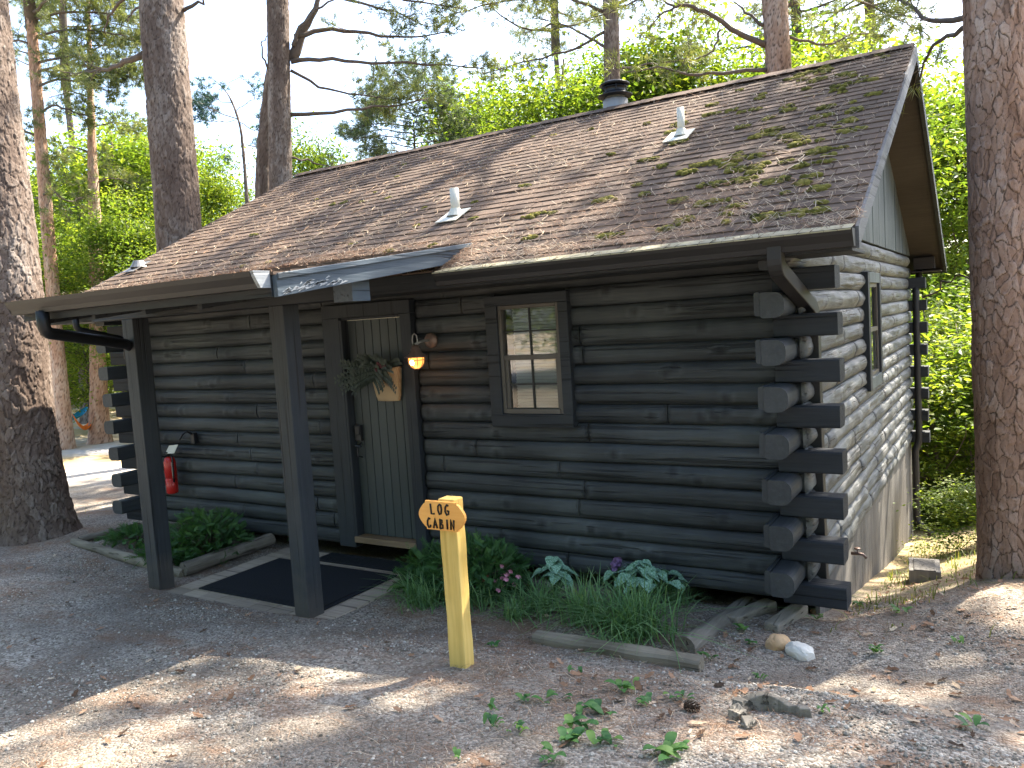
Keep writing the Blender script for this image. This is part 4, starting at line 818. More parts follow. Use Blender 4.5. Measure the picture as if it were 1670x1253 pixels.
def silver(u, v, n, sp, label):
    p = hit(u, v); mb = MB(); ms = MB(); root = empty('silver_leaf_plant', p, label, 'plant', 'silver-leaved plants')
    for q in range(n):
        a = r.uniform(0, 6.28); d = r.uniform(.05, 1) * sp; c_ = p + np.array([math.cos(a) * d, math.sin(a) * d * .7, (.17 + .12 * (1 - d / sp) + r.uniform(0, .06))]); s = r.uniform(.036, .062); tl = r.uniform(.2, .7); yaw = a + r.normal(0, .4); pts = []
        for t, w_ in ((-.7, .0), (-.85, .45), (-.4, .85), (.1, .9), (.6, .6), (1.15, 0), (.6, -.6), (.1, -.9), (-.4, -.85), (-.85, -.45)):
            x_, y_ = t * s, w_ * s; z_ = -abs(w_) * s * -.15 - .25 * s * t * t; xx = x_ * math.cos(tl); zz = -x_ * math.sin(tl) + z_; pts.append(c_ + np.array([xx * math.cos(yaw) - y_ * math.sin(yaw), xx * math.sin(yaw) + y_ * math.cos(yaw), zz]))
        mid = c_ + (0, 0, -.004); n0 = len(pts); mb.add(pts + [mid], [[k, (k + 1) % n0, n0] for k in range(n0)], .5); ms.tube([p, (p + c_) / 2 + (0, 0, .02), c_], .0025, 4, .4)
    mb.build('leaves', M['silver'], root, True); ms.build('stalks', M['weed'], root)
silver(905, 980, 34, .19, 'silver-leaved plant with round veined leaves, the smaller left one')
silver(1050, 990, 80, .32, 'silver-leaved plant with round veined leaves, the wide one behind the largest tuft')
def flowers(u, v, n, sp, hgt, mat, label, nm, size, hv=.22):
    p = hit(u, v); root = empty(nm, p, label, 'flower'); mb = MB(); ms = MB()
    for q in range(n):
        c_ = p + np.array([r.normal(0, sp), r.normal(0, sp * .6), hgt + r.normal(0, hgt * hv)]); ms.tube([p + (r.normal(0, .02), r.normal(0, .02), 0), (p + c_) / 2 + (0, 0, .03), c_], .0018, 4, .5)
        for k in range(6):
            a = k * 1.05 + r.random(); d_ = np.array([math.cos(a), -.5, math.sin(a) * .8]); s = size; e = c_ + d_ * s; sd = unit(np.cross(d_, [0, 1, .2])) * s * .5; mb.add([c_, c_ + d_ * s * .6 + sd, e + (0, -.004, 0), c_ + d_ * s * .6 - sd], [[0, 1, 2, 3]], .5)
    mb.build('petals', M[mat], root); ms.build('stems', M['blade'], root)
flowers(826, 985, 18, .08, .20, 'pink', 'small pink flowers on thin stems right of the sign post', 'pink_flower', .024)
flowers(797, 985, 6, .04, .2, 'rustbud', 'rusty red buds between the sign post and the pink flowers', 'flower_buds', .016)
flowers(1008, 975, 16, .016, .27, 'purple', 'single dull purple flower head near the log wall', 'purple_flower', .030, .07)
# low weeds in the gravel
def weed(u, v, n, s0, label, mat='weed', up_=.35):
    p = hit(u, v); mb = MB()
    for q in range(n):
        a = r.uniform(0, 6.28); L_ = s0 * 1.15 * r.uniform(.6, 1.3); b0 = p + np.array([r.normal(0, s0 * .5), r.normal(0, s0 * .4), .005]); P_ = []; w_ = L_ * .26
        for t in np.linspace(0, 1, 6):
            c_ = b0 + np.array([math.cos(a), math.sin(a), 0]) * L_ * t + np.array([0, 0, L_ * up_ * math.sin(t * 2.2) + .004]); sd = np.array([-math.sin(a), math.cos(a), 0]) * w_ * math.sin(math.pi * (t * .92 + .06)) ** .8; P_ += [c_ - sd + (0, 0, .15 * w_), c_, c_ + sd + (0, 0, .15 * w_)]
        mb.add(P_, [[3 * k + e, 3 * k + e + 1, 3 * k + e + 4, 3 * k + e + 3] for k in range(5) for e in (0, 1)], np.clip(r.normal(.5, .25), 0, 1))
    tag(mb.build('weed', M[mat], smooth=True), label, 'weed', 'broad-leaved weeds in the gravel')
WD = [(1085, 1232, 14, .062, 'big broad-leaved weed at the bottom edge of the photo, right of the yellow-green ones'), (985, 1215, 9, .05, 'weed left of the big bottom weed'), (930, 1210, 12, .06, 'sunlit yellow-green weed patch near the bottom'), (945, 1185, 8, .06, 'pale sunlit weed above the yellow-green patch'), (985, 1165, 8, .055, 'pair of dark round weed leaves below the bare soil'),
      (945, 1160, 6, .05, 'dark weed leaf left of the round pair'), (1020, 1125, 9, .05, 'weed cluster in the middle of the bare patch below the timber'), (1050, 1150, 6, .045, 'weed right below the middle cluster'), (1105, 1140, 7, .045, 'weed nearest the pine cone'), (940, 1100, 6, .04, 'small weed between sign post and squared timber'), (900, 1145, 7, .05, 'weed with a dead leaf right of the sign shadow'),
      (855, 1145, 5, .045, 'weed left of the dead-leaf weed'), (800, 1160, 6, .035, 'tiny weed nearest the sign post'), (805, 1185, 8, .035, 'feathery weed at the edge of the sunlit patch'), (845, 1195, 7, .035, 'feathery weed right of the sunlit patch edge'), (900, 1240, 8, .05, 'weed at the bottom edge left of the yellow-green patch'), (750, 1240, 4, .03, 'lone tiny weed at the bottom left of the weeds'),
      (1160, 1078, 6, .04, 'weed beside the end of the squared timber'), (1205, 1030, 5, .055, 'large dark leaf beside the cracked log'), (1225, 1050, 6, .05, 'leafy weed left of the tan rock'), (1330, 1010, 7, .05, 'green sprig under the corner of the cabin'), (1585, 1185, 5, .045, 'lone green sprig in the gravel at the far right'), (1430, 1065, 8, .04, 'fern-like sprig on the slope right of the pale rock'), (1560, 1050, 6, .035, 'small sprig high on the right mound'),
      (800, 1055, 7, .045, 'creeping weed right of the foot of the sign'), (1240, 1110, 8, .03, 'fine low weed above the stump'), (1400, 990, 9, .05, 'sunlit sprig beside the skirting'), (1345, 1165, 6, .025, 'tiny tuft growing on the stump'), (1470, 1000, 8, .045, 'sunlit sprig on the slope midway to the big right pine')]
for q in WD: weed(*q[:4], q[4], up_=.7 if q[3] < .045 else .4)
# rocks, stump, cone
def rock(u, v, s, sc, label, mat, name='rock', cat='rock'):
    p = hit(u, v); import bmesh; bm = bmesh.new(); bmesh.ops.create_icosphere(bm, subdivisions=4, radius=1)
    for q in bm.verts:
        c_ = q.co; n_ = fbm(np.array([c_.x * 1.6 + u]), np.array([c_.y * 1.6 + c_.z * 1.3]), 4, 3)[0]; f = .75 + .5 * n_
        q.co = Vector((c_.x * sc[0] * f, c_.y * sc[1] * f, max(-.4, c_.z) * sc[2] * f)) * s
        if q.co.x > .8 * s * sc[0]: q.co.x = .8 * s * sc[0]
    me = bpy.data.meshes.new(name); bm.to_mesh(me); bm.free(); me.materials.append(mat); me.polygons.foreach_set('use_smooth', [False] * len(me.polygons)); o = bpy.data.objects.new(name, me); COL.objects.link(o); o.location = p + (0, 0, s * .15); o.rotation_euler = (0, 0, u * .37); tag(o, label, cat)
rock(1268, 1055, .085, (1, .8, .8), 'rounded orange-tan rock left of the pale one', M['rock'])
rock(1306, 1068, .10, (1.1, .7, .65), 'pale angular sunlit rock right of the orange-tan one', plain('pale_stone', (.72, .68, .60), .8, .2, 0, .2, 9, .01))
rock(1330, 935 + 66, .05, (1, .7, .6), 'small pale stone under the cabin corner', M['rock'])
rock(1480, 892, .07, (1.6, .8, .4), 'flat grey stone beyond the rear downspout', M['rock'])
p = hit(1255, 1170); mb = MB(); n = 26
for q in range(n):      # broken hollow stump: an arc of splintered wall
    a0, a1 = math.radians(20 + q * 7.3), math.radians(20 + (q + 1) * 7.3); V = []
    for a in (a0, a1):
        h_ = .055 * (.55 + .6 * abs(math.sin(a * 2.1 + 1)) * math.sin(a) ** .5 if math.sin(a) > 0 else .4) ; rr = .13 * (1 + .12 * math.sin(a * 3)); 
        for (k, z) in ((1.12, -.04), (1.0, h_), (.74, h_ * .95), (.62, -.04)): V.append(p + np.array([math.cos(a) * rr * k * 1.15, math.sin(a) * rr * k * .8, z]))
    mb.add(V, [[0, 1, 5, 4], [1, 2, 6, 5], [2, 3, 7, 6]] + ([[0, 3, 2, 1]] if q == 0 else []) + ([[4, 5, 6, 7]] if q == n - 1 else []), .2 + .25 * r.random())
for _ in range(16): a = r.uniform(2.6, 4.4); mb.box(-.03, .03, -.02, .02, -.03, .025, r.uniform(.3, .7), M=rmats(1, .5)[0] * r.uniform(.5, 1.2), o=p + np.array([math.cos(a) * .12, -.04 + math.sin(a) * .08, .0]))
tag(mb.build('broken_stump', M['timbery'], bevel=.004), 'low rotten dark stump with a hollow centre in the gravel', 'stump')
p = hit(1129, 1160); mb = MB(); 
for k in range(7):
    for q in range(8):
        a = q * .785 + k * .4; z = -.03 + k * .0095; rr = .019 * math.sin(math.pi * (k + 1.2) / 8.6) ** .6; c_ = p + np.array([z, math.cos(a) * rr, .018 + math.sin(a) * rr]); o_ = np.array([.004, math.cos(a) * .008, math.sin(a) * .008]); s_ = np.array([0, -math.sin(a), math.cos(a)]) * .006; mb.add([c_ - s_, c_ + s_, c_ + o_ + s_ * .5, c_ + o_ - s_ * .5, c_ - (.006, 0, 0)], [[0, 1, 2, 3], [4, 1, 0], [4, 3, 2], [4, 0, 3], [4, 2, 1]], .1)
mb.tube([p + (-.035, 0, .018), p + (.035, 0, .018)], [.012, .006], 6, .05); tag(mb.build('pine_cone', M['litter']), 'dark pine cone on the gravel right of the weeds', 'pine cone')

# ------------------------------------------------------------------ trees
def trunk_mesh(P_, R_, cell, seed, mat, depth=.02, dz=.02, nseg=96, flare=0., elong=2.0, redlow=None):
    P_ = np.asarray(P_, float); seg = np.linalg.norm(np.diff(P_, axis=0), axis=1); s = np.concatenate([[0], np.cumsum(seg)]); n = max(8, int(s[-1] / dz)); tt = np.linspace(0, s[-1], n)
    C_ = np.stack([np.interp(tt, s, P_[:, k]) for k in range(3)], -1)
    ker = max(1, n // (len(P_) * 3)); 
    if ker > 1:
        pad = np.pad(C_, ((ker, ker), (0, 0)), 'reflect', reflect_type='odd'); C_ = np.stack([np.convolve(pad[:, k], np.ones(2 * ker + 1) / (2 * ker + 1), 'valid') for k in range(3)], -1)
    rr = np.interp(tt, s, R_); rr = rr * (1 + .02 * (fbm(tt * 1.5, 0 * tt + seed, 2, seed) - .5)); a = np.arange(nseg) / nseg * 2 * math.pi
    AA, TT = np.meshgrid(a, tt); nc = max(6, int(2 * math.pi * R_[0] / cell)); u = AA / (2 * math.pi) * nc; v = TT / (cell * elong)
    u2 = u + (fbm(TT * 5 + 9, np.cos(AA) * 2.2, 2, seed + 8) - .5) * 1.2 + (fbm(TT * 22, np.cos(AA) * 9 + np.sin(AA) * 7, 3, seed) - .5) * .36; v2 = v + (fbm(TT * 4, np.cos(AA) * 2 + np.sin(AA) * 3, 2, seed + 3) - .5) * 1.4 + (fbm(TT * 19, np.cos(AA) * 8 - np.sin(AA) * 8, 3, seed + 6) - .5) * .4
    f1, e, cr = vor(np.mod(u2, nc), v2, nc, seed); plate = sm((e - .005) / .075); f1b, e2, cr2 = vor(np.mod(u2 * 2, 2 * nc), v2 * 2.4, 2 * nc, seed + 40)
    fl = 1 + flare * np.exp(-tt / .22)[:, None] * (1 + .35 * np.cos(a * 4 + seed)[None])
    D = rr[:, None] * fl + depth * .55 * (plate - .6) + depth * .8 * (cr - .5) * plate + depth * .65 * (cr2 - .5) * plate + depth * .35 * (fbm(TT * 30, AA * 20 * R_[0], 3, seed) - .5)
    V = C_[:, None, :] + np.stack([np.cos(AA) * D, np.sin(AA) * D, 0 * D], -1)
    i = np.arange(n - 1)[:, None] * nseg; j = np.arange(nseg)[None]; jn = (j + 1) % nseg
    mb = MB(); tone = np.clip(.5 + .30 * (cr - .5) + .22 * (cr2 - .5) + .9 * (fbm(TT * 1.1, np.cos(AA) * 2, 3, seed) - .5), 0, 1)
    mb.add(V.reshape(-1, 3), np.stack([i + j, i + jn, i + nseg + jn, i + nseg + j], -1).reshape(-1, 4), tone.ravel(), 0, (plate * (.60 + .40 * sm((e2 - .004) / .05))).ravel())
    return mb
def wander(p, d, L_, n, rs, wob=.25, grav=0., curl=0.):
    P_ = [np.array(p, float)]; d = unit(d)
    for k in range(n): d = unit(d + rs.normal(0, wob, 3) * [1, 1, .6] + np.array([0, 0, grav + curl * (k / n)])); P_.append(P_[-1] + d * L_ / n)
    return np.array(P_), d
def tufts(mb, C_, D_, rs, nn=16, ln=.14, wd=.007):       # needle bursts
    m = len(C_); C2 = np.repeat(C_, nn, 0); D2 = np.repeat(D_, nn, 0) * .7 + rs.normal(0, .55, (m * nn, 3)); D2 /= np.linalg.norm(D2, axis=1)[:, None]; Ls = rs.uniform(.6, 1.1, m * nn) * ln
    S_ = np.cross(D2, rs.normal(0, 1, (m * nn, 3))); S_ /= np.linalg.norm(S_, axis=1)[:, None] + 1e-9; B0 = C2 + rs.normal(0, .02, (m * nn, 3)); T_ = np.repeat(np.clip(rs.normal(.5, .25, m), 0, 1), nn)
    V = np.stack([B0 - S_ * wd / 2, B0 + S_ * wd / 2, B0 + D2 * Ls[:, None]], 1).reshape(-1, 3); mb.add(V, np.arange(m * nn * 3).reshape(-1, 3), np.repeat(T_, 3))
def pine_limb(mw, mn, P_, r0, r1, rs, dens=1., start=.3, ln=.14, wd=.007, nn=16, side=.9):
    m = len(P_); mw.tube(P_, np.linspace(r0, r1, m), 7 if r0 > .02 else 5, .5); L_ = np.linalg.norm(np.diff(P_, axis=0), axis=1).sum(); C_, D_ = [], []
    ns = int(L_ * 5.5 * dens)
    for q in range(ns):
        t = start + (1 - start) * rs.random() ** .8; k = min(m - 2, int(t * (m - 1))); f = t * (m - 1) - k; p = P_[k] * (1 - f) + P_[k + 1] * f; d0 = unit(P_[k + 1] - P_[k]); d = unit(d0 * .7 + rs.normal(0, .7, 3) * [1, 1, .5]); l = side * (1.15 - t) * rs.uniform(.35, 1.) + .12
        S_, de = wander(p, d, l, 5, rs, .25, .02, .12); mw.tube(S_, np.linspace(max(.004, r0 * .22), .003, 6), 4, .4)
        for _ in range(2 + int(l * 7)):
            t2 = rs.uniform(.3, 1); k2 = min(4, int(t2 * 5)); p2 = S_[k2] + (S_[k2 + 1] - S_[k2]) * rs.random(); d2 = unit(unit(S_[k2 + 1] - S_[k2]) + rs.normal(0, .7, 3)); e = p2 + d2 * rs.uniform(.06, .22)
            if rs.random() < .5: mw.tube([p2, e], [.003, .002], 3, .4)
            C_.append(e); D_.append(d2)
        C_.append(S_[-1]); D_.append(de)
    if C_: tufts(mn, np.array(C_), np.array(D_), rs, nn, ln, wd)
def pine_crown(seed, hgt=6., rad=2.8, limbs=34, nn=14, ln=.16, wd=.010, dens=1.):
    rs = np.random.default_rng(seed); mw, mn = MB(), MB()
    mw.tube([(0, 0, -.3), (rs.normal(0, .1), rs.normal(0, .1), hgt * .5), (rs.normal(0, .15), rs.normal(0, .15), hgt)], [.15, .09, .02], 8)
    for q in range(limbs):
        t = (q + rs.random()) / limbs; z = hgt * t * .97; a = q * 2.4 + rs.normal(0, .4); L_ = rad * (1 - t ** 1.8 * .75) * rs.uniform(.65, 1.15); P_, _ = wander((0, 0, z), (math.cos(a), math.sin(a), .1 + .5 * t), L_, 8, rs, .16, 0, .08); pine_limb(mw, mn, P_, .045 * (1 - .6 * t), .006, rs, dens, .25, ln, wd, nn)
    return mw.data('branches', M['twig'], True), mn.data('crown', M['needle'])
def oak_crown(seed, hgt=8., rad=3., clumps=58, leaves=360, size=.105, z0=.22, bare=.0):
    rs = np.random.default_rng(seed); mw, ml = MB(), MB(); tr, _ = wander((0, 0, -.4), (rs.normal(0, .05), rs.normal(0, .05), 1), hgt * .92, 9, rs, .045, .03); R_ = np.linspace(.13, .02, 10) * hgt / 8; mw.tube(tr, R_, 9)
    lv = np.array([[0, -1, 0], [.45, -.35, .12], [.38, .25, .08], [0, 1, -.1], [-.38, .25, .08], [-.45, -.35, .12]]); lf = np.array([[0, 1, 2, 3], [0, 3, 4, 5]])
    for q in range(clumps):
        t = z0 + (1 - z0) * rs.random() ** .85; k = min(8, int(t * 9)); p = tr[k]; a = rs.uniform(0, 6.28); prof = math.sin(math.pi * min(1, (t - z0) / (1 - z0) * .80 + .16)) ** .7; L_ = rad * prof * rs.uniform(.35, 1.05) + .15
        d = np.array([math.cos(a), math.sin(a), .35 + .3 * rs.random()]); P_, de = wander(p, d, L_, 6, rs, .2, .02); mw.tube(P_, np.linspace(.035 * hgt / 8 * (1.2 - t), .006, 7), 5, .4)
        for c_, nf in ((P_[-1], 1.), (P_[-3], .5)):
            n = int(leaves * nf * rs.uniform(.6, 1.3)); sz = rs.uniform(.45, .85) * rad / 3; off = rs.normal(0, 1, (n, 3)) * [sz * .75, sz * .75, sz * .34]; rr_ = np.linalg.norm(off / [sz, sz, sz * .5], axis=1)
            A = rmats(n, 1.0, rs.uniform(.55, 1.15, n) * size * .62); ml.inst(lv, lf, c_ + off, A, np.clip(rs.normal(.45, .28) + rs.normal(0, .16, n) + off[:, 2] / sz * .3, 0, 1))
    return mw.data('trunk', M['twig'], True), ml.data('crown', M['leaf'])
def link(name, me, parent, loc=None):
    o = bpy.data.objects.new(name, me); COL.objects.link(o); o.parent = parent
    if loc is not None: o.location = loc
    return o
# deciduous prototypes and placing: tops and directions follow the skyline, distances 10-34 m
OAK = [oak_crown(100 + k, 8, 2.9 + .3 * (k % 2), 60 if k < 3 else 46, 330, .115) for k in range(4)]
BUSH = [oak_crown(150 + k, 4, 1.9, 40, 105, .12, .04) for k in range(2)]
def put_oak(u, vt, d, proto, label, rotz=0, wide=1., lab='tree', grp='leafy trees behind the cabin', ht=None, H0=8.):
    p = at(u, vt, d); zg = float(ground(p[0], p[1])); h_ = (p[2] - zg) if ht is None else ht; s = h_ / H0
    o = empty('leafy_tree' if H0 > 5 else 'leafy_bush', (p[0], p[1], zg - .05), label, lab, grp); o.rotation_euler = (0, 0, rotz); sw_ = max(.75, min(1.5, s ** .5)) * wide; o.scale = (sw_, sw_, s)
    link('trunk', proto[0], o); link('crown', proto[1], o); return o
TR = [(150, 118, 21, 0, 'tall bright leafy tree between the slim left pines and the thick pine', 0.4, 1.1), (205, 165, 25, 1, 'leafy tree just left of the thick pine behind the roof', 1.7, 1.), (95, 210, 29, 2, 'leafy tree far behind the slim orange pine', 2.9, 1.), (15, 260, 24, 3, 'leafy tree behind the big left pine', 4., 1.1),
      (352, 228, 20, 1, 'small bright tree just right of the thick pine over the roof edge', 5.1, .62), (232, 300, 18, 2, 'low leafy tree hugging the left side of the thick pine', 3.3, .7), (120, 330, 19, 3, 'yellow-green young tree behind the slim orange pine', 1.1, .8), (548, 165, 25, 0, 'bright rounded tree over the roof between the twin pine and the dark pine', 2.2, .8), (500, 215, 30, 2, 'tree top peeking right of the twin pine just over the roof', .3, .8),
      (850, 15, 20, 3, 'bright tree over the middle of the roof left of the chimney', 2.6, 1.0), (915, 50, 21, 0, 'leafy tree directly left of the chimney cap', 4.8, 1.), (770, 95, 24, 1, 'leafy tree over the roof left of the brightest one', .9, .9), (1080, 0, 22, 2, 'leafy tree right of the chimney pine', 3.7, 1.), (1175, -10, 20, 0, 'leafy tree left of the straight pine above the roof', 5.5, 1.1),
      (1330, -20, 21, 1, 'leafy tree right of the straight pine above the ridge', 1.9, 1.1), (1430, 10, 26, 3, 'leafy tree over the right end of the ridge', .2, 1.1), (1545, 120, 24, 2, 'tall leafy tree between the gable and the big right pine', 4.4, 1.), (1640, 60, 25, 0, 'leafy tree hidden mostly by the big right pine', 2.0, 1.), (1000, 60, 29, 1, 'far leafy tree right behind the chimney cap', 3.0, 1.)]
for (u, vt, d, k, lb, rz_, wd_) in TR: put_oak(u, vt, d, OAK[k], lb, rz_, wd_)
BU = [(1530, 520, 12.5, 0, 'bush on the slope just beyond the rear downspout', 0., 1.), (1590, 470, 13.5, 1, 'bright bush beside the big right pine', 1.3, 1.1), (1575, 640, 12.5, 1, 'lower sunlit bush between splash block and right pine', 2.3, .8), (1500, 430, 16, 1, 'bush behind the projecting rear logs', 3.3, 1.2), (1570, 360, 17, 0, 'taller bush rising between gable and right pine', 4.6, 1.3), (1650, 520, 13, 0, 'bush behind the trunk of the right pine', 5.2, 1.2), (1535, 790, 12.5, 0, 'lowest bush at the foot of the slope', 1.9, .6),
      (1565, 700, 13, 0, 'bright sapling on the slope past the splash block', 1.0, .6), (1590, 760, 9.2, 1, 'small bright sapling at the foot of the big right pine', 3.7, .5),
      (60, 420, 30, 0, 'far bush behind the big left pine', .5, 1.5), (125, 470, 32, 1, 'far bush between the slim pines above the hammocks', 2.5, 1.6), (190, 440, 34, 0, 'far bush behind the left log ends', 4.1, 1.6), (240, 400, 30, 1, 'far bush behind the left corner of the cabin', 5.9, 1.6), (-40, 430, 30, 1, 'far bush at the left picture edge', 3.1, 1.6), (160, 520, 36, 0, 'low far bush behind the grey roof', 1.2, 1.7)]
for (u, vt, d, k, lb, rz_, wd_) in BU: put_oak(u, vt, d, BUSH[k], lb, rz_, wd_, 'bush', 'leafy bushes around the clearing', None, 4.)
# far tree belt closes the horizon all round
r = np.random.default_rng(8); lvB = np.array([[0, -1, 0], [.7, 0, .2], [0, 1, 0], [-.7, 0, .2]]); mb = MB()
for q in range(150):
    a = math.radians(-75 + 190 * q / 150) ; R0 = r.uniform(42, 62); x0, y0 = CAM[0] + R0 * math.sin(a - .6), CAM[1] + R0 * math.cos(a - .6); h_ = r.uniform(5, 8.5) + (2 if x0 > -10 else 0); n = 420; off = r.normal(0, 1, (n, 3)) * [2.2, 2.2, h_ * .28]; z0 = float(ground(x0, y0)); P_ = np.array([x0, y0, z0 + h_ * .5]) + off; P_[:, 2] = np.maximum(P_[:, 2], z0)
    mb.inst(lvB, np.array([[0, 1, 2, 3]]), P_, rmats(n, 1., r.uniform(.25, .5, n)), np.clip(r.normal(.4, .25, n), 0, 1))
o = mb.build('distant_woods', M['leaf']); o['kind'] = 'stuff'

# pines -------------------------------------------------------------
PC = [pine_crown(200 + k, 6.5, 2.9, 34, 15, .17, .013, 1.15) for k in range(3)]
def pine(u, v, d, pts, R_, mat, label, crown=None, cz=None, cs=1., limbs=(), cell=.06, depth=.014, nseg=72, dz=.025, flare=.25, needle='needle', nm='pine_tree', seed=1, grp='tall pines', dens=1., xy=None, rot=0.):
    root_p = np.array(pts[0]); o = empty(nm, root_p, label, 'pine', grp)
    me = trunk_mesh(pts, R_, cell, seed, mat, depth, dz, nseg, flare).build('trunk', mat, o, True)
    rs = np.random.default_rng(seed * 13 + 1); mw, mn = MB(), MB()
    for (L_, r0, start, dn) in limbs:
        L_ = np.array(L_, float); m = max(8, len(L_) * 3); t = np.linspace(0, len(L_) - 1, m); P_ = np.stack([np.interp(t, np.arange(len(L_)), L_[:, k]) for k in range(3)], -1); P_[1:-1] = (P_[:-2] + 2 * P_[1:-1] + P_[2:]) / 4; P_[1:-1] += rs.normal(0, .014, (m - 2, 3)); dc = np.linalg.norm(P_[0] - CAM); pine_limb(mw, mn, P_, r0, .008, rs, dn * 1.5, start, .17, .0075 + .00035 * dc, 16, 1.)
    if mw.n: mw.build('branches', M['twig'], o, True)
    if mn.n: mn.build('needles', M[needle], o)
    if crown is not None:
        top = np.array(pts[-1]); c_ = link('crown_branches', PC[crown][0], o); n_ = link('crown', PC[crown][1], o)
        for k in (c_, n_): k.location = (top - root_p) + (0, 0, -.2) if cz is None else (top - root_p) * (cz / (top[2] - root_p[2])); k.scale = (cs, cs, cs); k.rotation_euler = (0, 0, rot)
    return o
def col(u0, v0, u1, v1, d, top=9., base=None, n=5):       # straight trunk line through two photo points at one distance
    a, b = at(u0, v0, d), at(u1, v1, d); k = (a - b) / (a[2] - b[2]); zg = float(ground(b[0], b[1])) - .15 if base is None else base
    for _ in range(3):
        q = b + k * (zg - b[2]); zg = float(ground(q[0], q[1])) - .15 if base is None else base
    return [b + k * (z - b[2]) for z in np.linspace(zg, top, n)]
# big right pine
pts = col(1622, 60, 1652, 940, 6.35, 9.5); pine(0, 0, 0, pts, np.interp(range(5), [0, 4], [.235, .185]), M['barkred'], 'thick pine with plated bark at the right edge', 0, None, 1.05, [([at(1590, 30, 6.6), at(1530, 40, 7.0), at(1490, 18, 7.3), at(1450, -15, 7.6)], .03, .35, .7), ([at(1590, 45, 6.8), at(1535, 62, 7.4), at(1508, 95, 7.8), at(1500, 130, 8)], .025, .6, .3), ([at(1580, 455, 6.5), at(1550, 450, 6.8), at(1530, 478, 7.1), at(1505, 486, 7.3)], .007, 1., 0)], cell=.062, depth=.013, nseg=320, dz=.008, flare=.12, seed=4, rot=1.)
# big left pine
pts = [at(56, 905, 9.6), at(28, 700, 9.6), at(10, 450, 9.6), at(-20, 200, 9.6), at(-48, -80, 9.7), at(-70, -500, 9.9)]; pts[0] = np.array([pts[0][0], pts[0][1], float(ground(pts[0][0], pts[0][1])) - .05])
pine(0, 0, 0, pts, [.45, .40, .37, .35, .33, .28], M['barkgrey'], 'thick leaning pine with flared roots at the left edge', 1, None, 1., [], cell=.07, depth=.020, nseg=300, dz=.012, flare=.2, seed=9, rot=.3)
# thick pine behind the roof
pts = col(263, 0, 293, 390, 11.2, 10.); pine(0, 0, 0, pts, np.interp(range(5), [0, 4], [.31, .28]), M['barkgrey'], 'thick pine rising behind the left slope of the roof', 2, None, 1., [([at(300, 17, 11.2), at(325, 5, 11), at(345, -6, 10.8)], .03, .8, 0), ([at(235, 88, 11.3), at(200, 105, 11.8), at(160, 118, 12.4), at(110, 118, 13)], .05, .5, .5), ([at(232, 5, 11.2), at(215, 20, 11.4), at(208, 36, 11.5)], .02, 1., 0), ([at(222, -30, 11.2), at(195, 5, 11.6), at(175, 30, 12), at(172, 56, 12.3)], .03, 1., 0)], cell=.06, depth=.016, nseg=200, dz=.02, flare=.1, seed=12)
# twin pine
pts = col(453, 0, 458, 300, 14.5, 10.5)
fork = [([at(474, 101, 14.5), at(530, 95, 14.6), at(605, 105, 14.8), at(708, 104, 15), at(790, 112, 15.2)], .045, .5, .5), ([at(474, 187, 14.5), at(560, 181, 14.8), at(640, 174, 15.2), at(700, 160, 15.6)], .04, .45, .5), ([at(480, 60, 14.5), at(530, 47, 14.7), at(600, 55, 15), at(670, 64, 15.3), at(730, 52, 15.5)], .05, .35, .6), ([at(474, 115, 14.5), at(530, 145, 14.8), at(590, 155, 15.1), at(650, 165, 15.4)], .03, .4, .8), ([at(437, 112, 14.4), at(427, 90, 14.3), at(428, 70, 14.3), at(438, 58, 14.4)], .02, 1., 0),
        ([at(474, 98, 14.6), at(500, 42, 14.6), at(520, 0, 14.6), at(548, -60, 14.6)], .11, .9, .3), ([at(478, 75, 14.4), at(490, 40, 14.4), at(530, 5, 14.4), at(560, -5, 14.2)], .04, .9, .2), ([at(540, -10, 14.6), at(600, 10, 14.8), at(650, 20, 15), at(700, 45, 15.3)], .03, .3, .8), ([at(472, 260, 14.6), at(500, 262, 14.8), at(545, 274, 15)], .025, .7, .2), ([at(560, -20, 14.6), at(640, -5, 15), at(690, 5, 15), at(760, 15, 15.3)], .03, .3, .8)]
pine(0, 0, 0, pts, np.interp(range(5), [0, 4], [.215, .185]), M['barkgrey'], 'slender forked pine with long bare limbs reaching right', 0, None, 1., fork, cell=.05, depth=.012, nseg=120, dz=.025, flare=.1, seed=15, rot=2.)
pts = [at(430, 330, 15.6), at(432, 240, 15.6), at(443, 130, 15.5), at(452, 60, 15.3)]; pts = [np.array([*(pts[0][:2]), float(ground(*pts[0][:2])) - .1])] + pts; pine(0, 0, 0, pts, [.2, .17, .16, .13, .10], M['barkgrey'], 'leaning shaded pine trunk crossing behind the forked pine', None, cell=.07, nseg=64, dz=.04, seed=17)
# pine behind the chimney, straight pine above the ridge
pts = col(996, 10, 999, 150, 17, 9.5); pine(0, 0, 0, pts, np.interp(range(5), [0, 4], [.19, .16]), M['barkgrey'], 'pine whose trunk stands right behind the chimney cap', 1, None, 1.0, [([at(990, 78, 17), at(955, 60, 17.2), at(920, 40, 17.5), at(870, 30, 18)], .035, .2, 1.), ([at(1004, 115, 17), at(1050, 105, 17.2), at(1100, 100, 17.6), at(1150, 90, 18)], .03, .3, .8), ([at(985, 20, 17), at(940, 0, 17), at(880, -5, 17.4), at(800, 5, 18), at(720, 30, 18.5)], .04, .1, 1.2), ([at(1000, 10, 17), at(1060, -20, 17), at(1110, 0, 17.4), at(1160, 30, 17.7)], .04, .1, 1.), ([at(990, 50, 17), at(930, 85, 17.4), at(860, 100, 18), at(790, 120, 18.3)], .035, .2, 1.2)], cell=.07, nseg=64, dz=.04, seed=19, rot=1.3)
